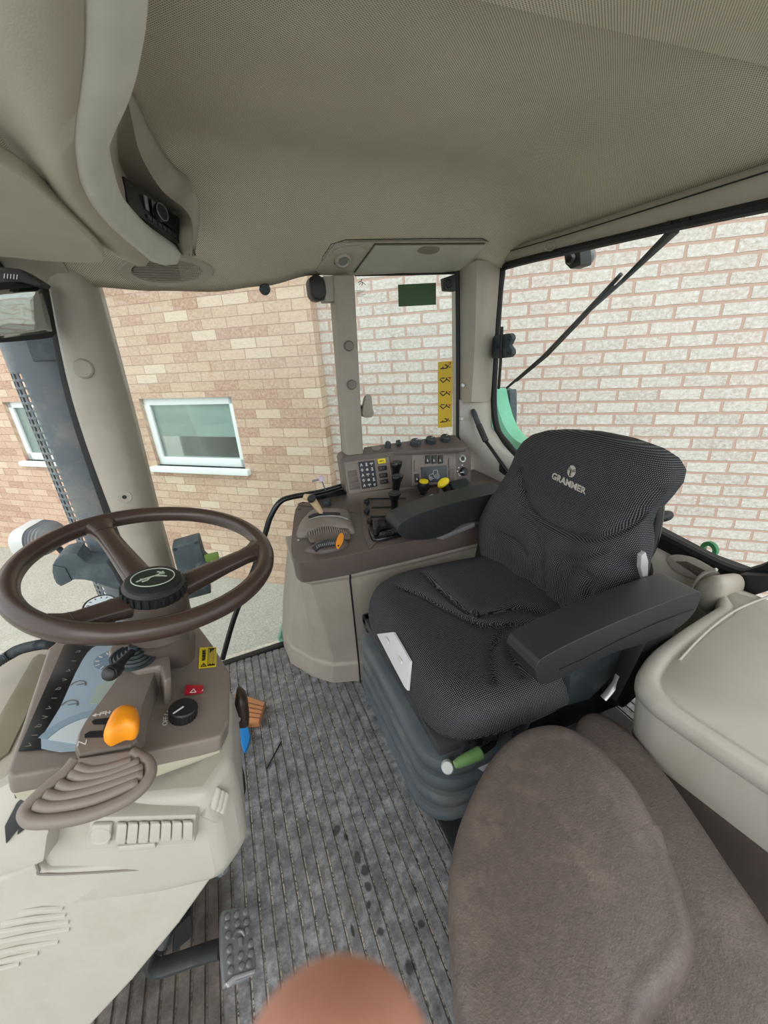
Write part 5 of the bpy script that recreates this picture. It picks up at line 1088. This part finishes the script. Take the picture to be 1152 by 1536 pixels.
for q in ([(350, 312), (415, 304), (420, 340), (356, 350)], [(358, 368), (420, 360), (426, 396), (364, 404)], [(364, 420), (426, 410), (432, 444), (370, 454)]):
    rk = plate('rocker_switch', q, .0045, .005, black, lp2, .0015); cx_ = sum(p[0] for p in q)/4; cy_ = sum(p[1] for p in q)/4
    cmark(L5(cx_, cy_), [circ(-.005, 0, .002, 6), [(.002, .002), (.007, .0)], [(.003, -.002), (.006, -.002)]], .0016, inkg, up(TP, .0098), nm='rocker_symbol', par=rk)
for q in ([(112, 350), (180, 340), (190, 385), (118, 396)], [(118, 402), (190, 391), (200, 434), (126, 446)], [(126, 452), (200, 440), (210, 484), (134, 498)]): plate('blank_cover', q, .0045, .003, brown, lp2, .0015)
# right panel fittings
for a in (722, 772, 822):
    rk = plate('rocker_switch', [(a, 226), (a+36, 222), (a+36, 288), (a, 292)], .0025, .006, black, rpz, .0015)
    cmark(L5(a+18, 268), [[(-.003, -.003), (0, .003), (.003, -.003)], [(-.002, .005), (.002, .005)]], .0016, inkw, up(TP, .0088), nm='rocker_symbol', par=rk)
plate('blank_cover', [(634, 264), (676, 260), (676, 348), (634, 352)], .0025, .004, taupe, rpz, .002)
plate('blank_cover', [(905, 248), (946, 245), (948, 330), (906, 332)], .0025, .004, taupe, rpz, .002); plate('blank_cover', [(906, 340), (948, 337), (950, 420), (908, 424)], .0025, .004, brown, rpz, .002)
rk = plate('rocker_switch', [(636, 372), (672, 368), (674, 432), (638, 438)], .0025, .006, black, rpz, .0015); cmark(L5(656, 412), [[(-.003, -.002), (.003, -.002)], [(0, -.002), (0, .004)]], .0018, inkw, up(TP, .0088), nm='rocker_symbol', par=rk)
ds = plate('tractor_display', [(688, 318), (888, 302), (892, 428), (694, 440)], .0025, .005, scrn, rpz, .0015)
o = Q(*L5(792, 385), up(TP, .0078)); o2 = Q(*L5(892, 377), up(TP, .0078)); M_ = frame(o, o2-o, TN); kS = .00044
def tS(p): return [((a-792)*kS*1.0, -(b-385)*kS*1.15) for a, b in p]
tr = [tS([(740, 400), (742, 378), (768, 370), (782, 368), (790, 342), (826, 342), (832, 372)]), tS([(782, 368), (795, 395)]), tS([(776, 405), (792, 405)]), circ((822-792)*kS, -(393-385)*kS*1.15, .0092, 18), circ((822-792)*kS, -(393-385)*kS*1.15, .004, 10), circ((757-792)*kS, -(405-385)*kS*1.15, .0068, 14), circ((757-792)*kS, -(405-385)*kS*1.15, .0025, 8)]
obj('tractor_drawing', strokes(M_, tr, .0013), inkw, ds, smooth=0)
c = Q(*L5(1014, 252), up(TP, .0)); mb = MB(); mb.lathe([(.009, .003), (.0135, .005), (.0155, .003), (.016, 0), (.009, 0), (.009, .003)], c, TN, 28, cap=False); obj('socket_ring', mb, silver, tow)
mb = MB(); mb.lathe([(.001, .002), (.0092, .002), (.0092, 0), (.001, 0)], c, TN, 20); obj('socket', mb, black, tow)
c = Q(*L5(1022, 352), up(TP, .0)); mb = MB(); mb.lathe([(.001, .014), (.013, .014), (.0165, .009), (.018, 0), (.001, 0)], c, TN, 24); kk = obj('rotary_switch', mb, black, tow)
cmark(L5(1018, 357), [[(-.012, 0), (.004, 0)]], .003, inkw, up(TP, .0145), nm='pointer', par=kk)
for q in ((985, 322), (1012, 302), (985, 372), (992, 384), (975, 350)): cmark(L5(*q), [[(-.002, 0), (.002, 0)]], .004, inkw, up(TP, .0008), nm='dial_mark', par=tow)
# bulb standing on the rail
lbp = Q(482, 718, YP(1.47)); bl = thing('glass_stopper', 'small clear round ended clip standing on the black rail left of the console', 'clip', lbp)
mb = MB(); mb.lathe([(.001, -.004), (.011, -.004), (.0125, 0), (.011, .004), (.001, .004)], lbp, (0, -1, .2), 20); obj('disc', mb, mat('pinkish_clear_plastic', '#c9b9c4', .15), bl)
mb = MB(); mb.tube([lbp, Q(468, 722, YP(1.47))], .004, 8); mb.tube([lbp, Q(486, 730, YP(1.475)), Q(489, 736, YP(1.48))], .0025, 8); obj('stem', mb, steel, bl)

# ================================================================== SEAT
seat = thing('operator_seat', 'black woven fabric operator seat with armrests and rubber suspension bellows', 'seat', (.5, .76, 0))
def groove(p, lines, w):
    d2 = 1e9
    for ln in lines:
        for a, b in zip(ln[:-1], ln[1:]):
            ab = b-a; t = max(0, min(1, (p-a).dot(ab)/max(ab.length_squared, 1e-9))); q = a+ab*t; e = (p-q).length_squared
            if e < d2: d2 = e
    return math.exp(-d2/(w*w))
oc = cat([V((a, b, 0)) for a, b in [(.272, .92), (.297, .985), (.348, 1.028), (.43, 1.045), (.55, 1.038), (.68, 1.02), (.77, .99), (.79, .76), (.77, .53), (.68, .495), (.57, .472), (.47, .466), (.38, .472), (.318, .49), (.28, .53), (.265, .60), (.266, .70), (.264, .82)]], 8, True)
NO = len(oc); cc = V((.5, .755, 0))
prof = [(.02, .518), (.2, .518), (.38, .521), (.55, .527), (.68, .533), (.78, .536), (.86, .533), (.92, .525), (.965, .511), (.99, .495), (1.0, .478), (.995, .464), (.965, .454), (.9, .45), (.5, .448), (.02, .448)]
pp = cat([V((a, b, 0)) for a, b in prof], 4); 
SP = ZP(.528)
cl = [[Q(*p, SP).xy.to_3d() for p in ln] for ln in ([(640, 862), (653, 873), (689, 900), (711, 917), (775, 904), (811, 913)], [(600, 880), (632, 888), (689, 915), (722, 930), (775, 927), (800, 930)], [(775, 925), (752, 940), (741, 962), (739, 990), (741, 1020)], [(800, 935), (768, 950), (766, 968), (772, 988), (786, 1012)])]
mb = MB(); rr = []
for q in pp:
    ring = []
    for p in oc:
        v = cc+(p-cc)*q.x; v.z = q.y
        if q.y > .5 and q.x > .05: 
            v.z -= .012*groove(v.xy.to_3d(), cl, .011)+.003*groove(v.xy.to_3d(), cl, .035)
        # waterfall front edge and seat hollow
        if q.y > .43: v.z -= .03*max(0, (.36-v.x)/.12)**2
        ring.append(v)
    rr.append(ring)
mb.loft(rr); mb.bm.normal_update(); u = mb.uvl()
for f in mb.bm.faces:
    n = f.normal
    for lp in f.loops: c = lp.vert.co; nx = lp.vert.normal; lp[u].uv = (c.x+nx.x*max(0, .53-c.z)*1.0, c.y+nx.y*max(0, .53-c.z)*1.0)
obj('cushion', mb, seatm, seat, smooth=180)
# backrest
le = .15; BN = V((-cos(le), 0, sin(le))); BU = V((sin(le), 0, cos(le))); B0 = V((.742, 0, .55)); BPl = (B0, BN)
lo_ = [(.44, 1.00, .545), (.50, 1.05, .53), (.56, 1.085, .525), (.62, 1.095, .525), (.68, 1.07, .53), (.74, 1.035, .537), (.80, 1.005, .55), (.84, .99, .545), (.87, .982, .532), (.90, .962, .522), (.925, .93, .525), (.945, .88, .545), (.958, .82, .58), (.966, .75, .64)]
def edge_at(s):
    for (a, l0, r0), (b, l1, r1) in zip(lo_[:-1], lo_[1:]):
        if a <= s <= b: t = (s-a)/(b-a); return l0+(l1-l0)*t, r0+(r1-r0)*t
    return lo_[-1][1:]
bl_ = [(777, 708), (784, 751), (811, 782), (856, 803), (897, 807), (928, 792), (955, 764), (974, 740)]
bl2 = [[(779, 740), (784, 769), (806, 796), (812, 823), (806, 873)], [(745, 806), (752, 801), (779, 814), (791, 832), (788, 864), (799, 882)], [(815, 832), (812, 890)], [(840, 840), (836, 900)], [(838, 838), (870, 836), (905, 826)], [(851, 905), (851, 866), (862, 853), (883, 855), (894, 868), (890, 890)]]
def bs(p): q = Q(*p, (B0+BN*.03, BN)); return V((q.y, (q-B0).dot(BU)+.55, 0))
bl_ = [[bs(p) for p in cat([V((a, b, 0)) for a, b in bl_], 4) for p in [(p.x, p.y)]]]; bl2 = [[bs(p) for p in l] for l in bl2]
NS, NF = 130, 180
svals = [lo_[0][0]+(lo_[-1][0]-lo_[0][0])*(1-(1-i/NS)**1.35) for i in range(NS+1)]
mb = MB(); rr = []; UVT = []
for s in svals:
    l, r = edge_at(s); c = (l+r)/2; hw = (l-r)/2; ring = []; ru = []; arc = 0; last_ = None
    tp = min(1, (lo_[-1][0]+.006-s)/.05); th = .055*math.sqrt(max(.02, tp*(2-tp)))
    for k in range(NF):
        a = 2*pi*k/NF; ca, sa = cos(a), sin(a)
        y = c+hw*math.copysign(abs(ca)**.75, ca)
        f = math.copysign(abs(sa)**.5, sa)*th; g_ = 0
        if sa > 0:
            rel = abs((y-c)/hw)
            bol = .030*math.exp(-((rel-.72)/.2)**2)*max(0, min(1, 1-(s-.70)/.12))
            lum = .018*math.exp(-((s-.62)/.09)**2)*(1-rel*rel)
            hr = .016*max(0, min(1, (s-.78)/.06))*(1-rel**4)
            f += (bol+lum+hr)*min(1, sa*2.5)
            gp = V((y, s, 0)); g_ = (.012*groove(gp, bl_, .0065)+.009*groove(gp, bl2, .008)+.005*groove(gp, bl2, .028)+.004*groove(gp, bl_, .02))*min(1, sa*3)
        cur = V((y, f, 0)); 
        if last_ is not None: arc += (cur-last_).length
        last_ = cur; ru.append((arc, s))
        ring.append(B0+V((0, y, 0))+BU*(s-.55)+BN*(f-g_)+BN*(-.03))
    # measure arc from the middle of the front so the weave stays straight there
    m_ = ru[NF//4][0]; ru = [(x_-m_, s) for x_, s in ru]; rr.append(ring); UVT.append(ru)
idx = {}
mb.loft(rr); mb.bm.normal_update(); u = mb.uvl(); mb.bm.verts.ensure_lookup_table(); mb.bm.verts.index_update()
for f in mb.bm.faces:
    if len(f.loops) > 4: continue
    ks = [lp.vert.index % NF for lp in f.loops]; wrap = max(ks)-min(ks) > 2
    for lp, k in zip(f.loops, ks):
        i = lp.vert.index//NF; q = UVT[i][k]
        lp[u].uv = q if not (wrap and k == 0) else (UVT[i][NF-1][0]+.004, q[1])
mb.bm.verts.ensure_lookup_table(); bvh = BVHTree.FromBMesh(mb.bm)
bk_ = obj('backrest', mb, seatm, seat, smooth=180)
def hit(px, py): 
    r = (CR*(px-576)+CD*(py-768)+CF*FPX).normalized(); h = bvh.ray_cast(EYE, r); return h[0], h[1]
def wrapmesh(me, off):
    for v in me.vertices:
        r = bvh.find_nearest(v.co)
        v.co = r[0]+r[1]*off
    return me
hc1, hn = hit(852, 725); ha, _ = hit(828, 713); hb2, _ = hit(879, 738)
M_ = frame(hc1+hn*.001, hb2-ha, hn); wd_ = (hb2-ha).length
tm = text_mesh('GRAMMER', .0225, M_, 0, .0009, 1.0); xs_ = [(M_.inverted() @ v.co).x for v in tm.vertices]; k_ = wd_/(max(xs_)-min(xs_)); tm.transform(M_ @ Matrix.Diagonal((k_, 1, 1, 1)) @ M_.inverted()); wrapmesh(tm, .0013)
obj('brand_lettering', tm, logoink, bk_, smooth=0)
hc2, hn2 = hit(858, 707); M2 = frame(hc2, hb2-ha, hn2); mb = MB(); e_ = [M2 @ V((.0125*cos(2*pi*k/32), .0145*sin(2*pi*k/32), 0)) for k in range(32)]; c0 = M2 @ V((0, 0, 0))
for q0_, q1_ in ((0.001, .35), (.35, .7), (.7, 1)):
    for k in range(32): mb.face([c0.lerp(e_[k], q0_), c0.lerp(e_[k], q1_), c0.lerp(e_[(k+1) % 32], q1_), c0.lerp(e_[(k+1) % 32], q0_)])
me = bpy.data.meshes.new('t'); mb.bm.to_mesh(me); wrapmesh(me, .0012); em = obj('emblem', me, logoink, bk_, smooth=0)
st = strokes(M2, [[(-.012, .006), (-.003, .002), (-.001, -.012)], [(-.011, .009), (-.001, .004), (.001, -.012)], [(-.013, .003), (-.004, .0), (-.003, -.012)], [(.002, .002), (.012, .006)], [(.002, .0), (.012, .003)], [(.002, .004), (.011, .009)]], .0012, 0); me = bpy.data.meshes.new('t'); st.bm.to_mesh(me); wrapmesh(me, .0018); obj('emblem_lines', me, inkb, em, smooth=0)
# side frame of the backrest, tilt knob
mb = MB(); fp = cat(QS([(978, 738), (986, 745), (989, 765), (985, 795), (978, 822), (969, 840), (972, 858), (969, 874), (960, 880)], YP(.55)), 5); mb.tube(fp, [.006]*len(fp), 10, flat=2.4, upv=(1, 0, .15)); obj('side_frame', mb, blackg, seat)
mb = MB(); mb.prism(QS([(962, 834), (969, 828), (973, 842), (972, 866), (966, 870), (961, 852)], YP(.512)), (0, .01, 0), .002); obj('hinge_plate', mb, silver, seat)
kb_ = Q(982, 777, YP(.56)); mb = MB(); mb.lathe([(.001, .045), (.009, .045), (.0115, .038), (.012, .026), (.0105, .022), (.008, 0), (.001, 0)], kb_+V((.0, .0, -.003)), (1, -.05, .05), 20); obj('lumbar_knob', mb, black, seat)
# armrests
def armrest(y0, y1, pts, tip, lab=None):
    up_ = [V((x, 0, z)) for x, z in pts]
    mb = MB(); mb.prism([p+V((0, y0, 0)) for p in cat(up_, 4, True)], (0, y1-y0, 0), .016, 4); return obj('armrest', mb, armblk, seat, smooth=60)
prn = [(.418, .642), (.416, .658), (.436, .676), (.55, .69), (.70, .696), (.80, .694), (.822, .686), (.826, .668), (.815, .635), (.77, .612), (.68, .61), (.60, .618), (.52, .612), (.465, .606), (.43, .615)]
a1_ = armrest(.428, .508, prn, None)
prf = [(.43, .642), (.428, .662), (.455, .682), (.55, .70), (.68, .706), (.79, .705), (.84, .70), (.845, .66), (.84, .625), (.75, .615), (.66, .622), (.60, .60), (.53, .598), (.46, .615)]
a2_ = armrest(1.055, 1.155, prf, None)
mb = MB(); mb.tube([V((.47, .4265, .632)), V((.52, .4265, .634)), V((.6, .4265, .645)), V((.7, .4265, .652)), V((.81, .4275, .65))], .0012, 6); obj('seam_line', mb, inkb, a1_)
mb = MB(); mb.prism([V((.56, 1.05, .595)), V((.70, 1.05, .62)), V((.70, 1.05, .605)), V((.58, 1.05, .585))], (0, .06, 0), .003); obj('support_plate', mb, steel, a2_)
mb = MB(); mb.prism([V((.70, .43, .62)), V((.78, .43, .62)), V((.80, .45, .45)), V((.70, .45, .40)), V((.66, .44, .45))], (0, .05, 0), .01); obj('armrest_bracket', mb, black, seat)
mb = MB(); mb.prism([V((.74, 1.02, .62)), V((.82, 1.02, .62)), V((.80, 1.02, .42)), V((.70, 1.02, .42))], (0, .05, 0), .01); obj('armrest_bracket', mb, black, seat)
# base frame and bellows
mb = MB(); mb.box((.53, .78, .395), (.50, .50, .03), bev=.006); mb.box((.31, .79, .39), (.03, .46, .045), bev=.006); mb.box((.55, .56, .385), (.46, .035, .05), bev=.006); mb.box((.53, 1.01, .385), (.5, .035, .05), bev=.006); obj('slide_frame', mb, steelb, seat)
for k in range(6):
    mb = MB(); mb.box((.34+.035*k, .535+.004*(k % 2), .385), (.016, .03, .02+.008*(k % 3)), bev=.002); obj('slide_bracket', mb, black if k % 2 else steelb, seat)
mb = MB(); rr = []; tiers = [(.0, 1.0), (.02, 1.03), (.06, 1.035), (.075, 1.01), (.08, .93), (.088, .93), (.10, .99), (.15, .995), (.165, .97), (.17, .89), (.178, .89), (.19, .955), (.24, .96), (.255, .935), (.26, .86), (.268, .86), (.28, .93), (.325, .93), (.335, .91), (.34, .85)]
for z, k in tiers: t = z/.34; kk = 1+(k-.97)*.75; rr.append([V((.55+a*(.255+.045*t)*kk, .895-.095*t+b*(.285+.005*t)*kk, z)) for a, b in rrect(2, 2, .34, 7)])
mb.loft(rr); obj('bellows', mb, bluegrey, seat, smooth=50)
mb = MB(); mb.box((.67, .80, .012), (.70, .68, .024), bev=.004); obj('base_plate', mb, blackm, seat)
mb = MB(); mb.prism([V((.46, .50, .35)), V((.80, .50, .33)), V((.80, .50, .45)), V((.50, .50, .44))], (0, .03, 0), .006); obj('gap_shade_panel', mb, black, seat)  # added black panel, stands in for the shade in the gap below the armrest
# label plate, green lever, white knob
mb = MB(); cq = QS([(565, 951), (590, 948), (615, 992), (611, 1036), (606, 1030), (585, 990)], PL((.25, .78, .47), (-.85, 0, .5))); mb.prism(cq, V((.006, 0, -.003)), .001); lbq = obj('paper_tag', mb, offwhite, seat, label='white plastic tag hanging from the front edge')
for a in ((580, 960), (600, 990)):
    c = Q(*a, PL((.247, .78, .47), (-.85, 0, .5))); mb = MB(); mb.box(c, (.004, .02, .008), bev=.001); obj('clip', mb, white, lbq)
wk = Q(672, 1150, YP(.522)); mb = MB(); mb.lathe([(.001, .014), (.011, .014), (.0135, .010), (.0145, -.006), (.0125, -.02), (.001, -.02)], wk, (-.4, -.55, .7), 22); k_ = obj('height_knob', mb, white, seat, label='white height adjustment knob')
mb = MB(); mb.lathe([(.0145, -.004), (.0152, -.005), (.0152, -.008), (.0145, -.009)], wk, (-.4, -.55, .7), 22); obj('ring', mb, steel, k_)
g0, g1 = Q(682, 1147, YP(.50)), Q(722, 1128, YP(.50)); mb = MB(); mb.tube([g0, g0.lerp(g1, .15), g0.lerp(g1, .6), g0.lerp(g1, .95), g1], [.007, .010, .0125, .0135, .011], 14); obj('slide_lever', mb, glever, seat, label='pale green slide lever')
mb = MB(); mb.tube([g1, Q(740, 1115, YP(.52)), Q(745, 1095, YP(.54))], .007, 10); obj('lever_rod', mb, black, seat)
mb = MB(); mb.prism(QS([(715, 1132), (742, 1108), (752, 1120), (725, 1158), (712, 1150)], YP(.535)), (0, .004, 0), .001); obj('hanging_tag', mb, offwhite, seat, label='white tag under the near side of the cushion')
mb = MB(); mb.prism(QS([(860, 985), (905, 965), (935, 975), (925, 1010), (885, 1050), (850, 1060)], YP(.47)), (0, .03, 0), .006); obj('side_bracket', mb, dgrey, seat)
mb = MB(); mb.tube(cat([Q(928, 1012, YP(.46)), Q(920, 1030, YP(.46)), Q(905, 1048, YP(.46))], 4), .008, 10, flat=.6); obj('silver_lever', mb, silver, seat)

# ================================================================== STORAGE BOX, JUMP SEAT
box = thing('storage_box', 'beige lidded storage box with brown lower body on the left rear mudguard', 'storage box', (.85, .1, 0))
lo = cat([V((a, b, 0)) for a, b in [(.592, .30), (.592, .345), (.605, .375), (.64, .398), (.73, .425), (.95, .455), (1.06, .465), (1.06, -.38), (.70, -.38), (.655, -.1), (.615, .15)]], 4, True)
lc = V((.85, .05, 0))
def lring(k, z, dx=0): return [V((lc.x+(p.x-lc.x)*k+dx, lc.y+(p.y-lc.y)*k, z)) for p in lo]
mb = MB(); mb.loft([lring(.985, .566), lring(1, .568), lring(1.002, .584), lring(.996, .593), lring(.984, .599), lring(.955, .602), lring(.93, .6025), lring(.92, .5995), lring(.905, .5995), lring(.895, .603), lring(.5, .608), lring(.05, .61)]); obj('lid', mb, beige_l, box, smooth=70)
mb = MB(); mb.loft([lring(.985, .452, .012), lring(.988, .565)]); obj('upper_band', mb, beige_l, box, smooth=50)
mb = MB(); mb.loft([lring(.93, .0, .07), lring(.965, .36, .03), lring(.972, .452, .012), lring(.6, .46)]); obj('body', mb, brown, box, smooth=50)
mb = MB(); mb.tube(cat([Q(1019, 990, ZP(.604)), Q(1045, 962, ZP(.606)), Q(1075, 935, ZP(.606)), Q(1110, 912, ZP(.606)), Q(1165, 890, ZP(.606))], 5), .0025, 8); obj('lid_bead', mb, beige_l, box)
hg = thing('hinge_cover', 'rounded beige hinge cover between the side trim and the storage box', 'cover', Q(1070, 890, XP(1.0)))
mb = MB(); hq_ = cat(QS([(1043, 888), (1054, 870), (1072, 863), (1088, 866), (1094, 880), (1086, 900), (1066, 916), (1052, 912)], XP(.995)), 4, True); mb.pillow(hq_, (-1, 0, .2), [(1.0, -.06), (1, .0), (.94, .01), (.8, .016), (.5, .02), (.03, .021)]); obj('cover', mb, beige, hg, smooth=70)
mb = MB(); mb.tube([p+V((-.002, 0, 0)) for p in cat(QS([(1062, 922), (1045, 905), (1039, 888), (1046, 870), (1060, 858), (1076, 854)], XP(.992)), 5)], .004, 8); obj('rim', mb, beige_l, hg)
tb = MB(); tb.prism(QS([(1090, 868), (1108, 862), (1160, 864), (1160, 884), (1110, 900), (1094, 892)], XP(1.06)), (.06, 0, 0), .004); struct(obj('gap_shade_block', tb, blackm))  # dark block in place of the shaded gap beside the hinge cover
js = thing('instructor_seat', 'brown vinyl folding passenger seat at the near left of the cab', 'seat', (.3, .2, 0))
body = cat(QS([(700, 1300), (780, 1120), (852, 1098), (866, 1078), (882, 1067), (906, 1070), (945, 1098), (1000, 1162), (1050, 1232), (1100, 1308), (1160, 1395), (1260, 1560), (1300, 1700), (1000, 1800), (720, 1680)], ZP(.47)), 5, True)
mb = MB(); mb.pillow(body, (0, 0, 1), [(.93, -.40), (.95, -.15), (.985, -.07), (1, -.035), (.995, -.012), (.975, .0), (.94, .008), (.85, .014), (.6, .018), (.05, .02)]); obj('seat_shell', mb, leather, js, smooth=80)
pad = cat(QS([(672, 1340), (676, 1290), (688, 1240), (710, 1188), (740, 1135), (775, 1104), (812, 1091), (850, 1094), (897, 1122), (945, 1175), (981, 1236), (993, 1250), (1004, 1286), (1022, 1335), (1038, 1390), (1042, 1428), (1030, 1465), (1000, 1500), (968, 1545), (940, 1640), (820, 1690), (710, 1660), (684, 1536), (675, 1430)], ZP(.515)), 5, True)
pr = [(.965, -.15), (.985, -.06), (1, -.025), (1.0, -.008), (.99, .004), (.965, .013), (.93, .019), (.88, .022), (.83, .0232), (.8, .0232), (.77, .0242), (.6, .029), (.35, .033), (.05, .034)]
mb = MB(); mb.pillow(pad, (0, 0, 1), pr); pdo = obj('backrest_pad', mb, leather, js, smooth=100)
mb = MB(); wq_ = [Q(*p, ZP(.528)) for p in ((950, 1190), (957, 1205), (958, 1212), (951, 1200))]; mb.prism(wq_, (0, 0, .004), .001); obj('worn_patch', mb, mat('bare_foam', '#a57e62', .8), pdo, label='worn pale brown patch at the edge')

# ================================================================== PERSON (fingertip at the lens)
fd = .046
def fp_(px, py, z): return EYE+(CR*(px-576)+CD*(py-768)+CF*FPX)/FPX*z
per = MB(); ax0 = fp_(504, 1660, fd); ax1 = fp_(508, 1850, fd*1.02); ax2 = fp_(520, 2150, fd*1.12); ax3 = fp_(560, 2600, fd*1.3)
path = cat([ax0, ax1, ax2, ax3], 10); r0 = 208/FPX*fd
rad_ = []
for i, p in enumerate(path): 
    t = i/(len(path)-1); rad_.append(r0*(.78+.3*min(1, t*2.2)-.1*math.exp(-((t-.45)/.1)**2)*.3+.12*t))
tipd = (path[0]-path[1]).normalized(); pre = []; prr = []
for a in (88, 75, 60, 45, 30, 15): pre.append(path[0]+tipd*rad_[0]*.95*sin(R(a))); prr.append(rad_[0]*cos(R(a)))
per.tube(pre+path, prr+rad_, 28)
tag(obj('person', per, skin, smooth=180), "person's out-of-focus pink fingertip poking in at the bottom edge in front of everything", 'person')

# ================================================================== LIGHT
w = bpy.data.worlds.new('sky'); sc.world = w; w.use_nodes = True; nt = w.node_tree; bg = nt.nodes['Background']
tc = nt.nodes.new('ShaderNodeTexCoord'); sp = nt.nodes.new('ShaderNodeSeparateXYZ'); nt.links.new(tc.outputs['Generated'], sp.inputs[0])
cr = nt.nodes.new('ShaderNodeValToRGB'); nt.links.new(sp.outputs[2], cr.inputs[0])
e = cr.color_ramp.elements; e[0].position = 0; e[0].color = (.80, .86, .92, 1); e[1].position = .6; e[1].color = (.95, .98, 1, 1)
nt.links.new(cr.outputs[0], bg.inputs[0]); bg.inputs[1].default_value = SKY = 1.0
sun = bpy.data.lights.new('overcast_sun', 'SUN'); sun.energy = .9; sun.angle = R(60); sun.color = (1, .97, .93)
so = bpy.data.objects.new('overcast_sun', sun); COL.objects.link(so); so.rotation_euler = V((-.25, -.9, .75)).to_track_quat('Z', 'Y').to_euler()
sc.view_settings.view_transform = 'Standard'; sc.view_settings.look = 'None'; sc.view_settings.gamma = 1; sc.view_settings.exposure = .9
sc.cycles.max_bounces = 8; sc.cycles.diffuse_bounces = 5; sc.cycles.transparent_max_bounces = 12; sc.cycles.caustics_reflective = False; sc.cycles.caustics_refractive = False
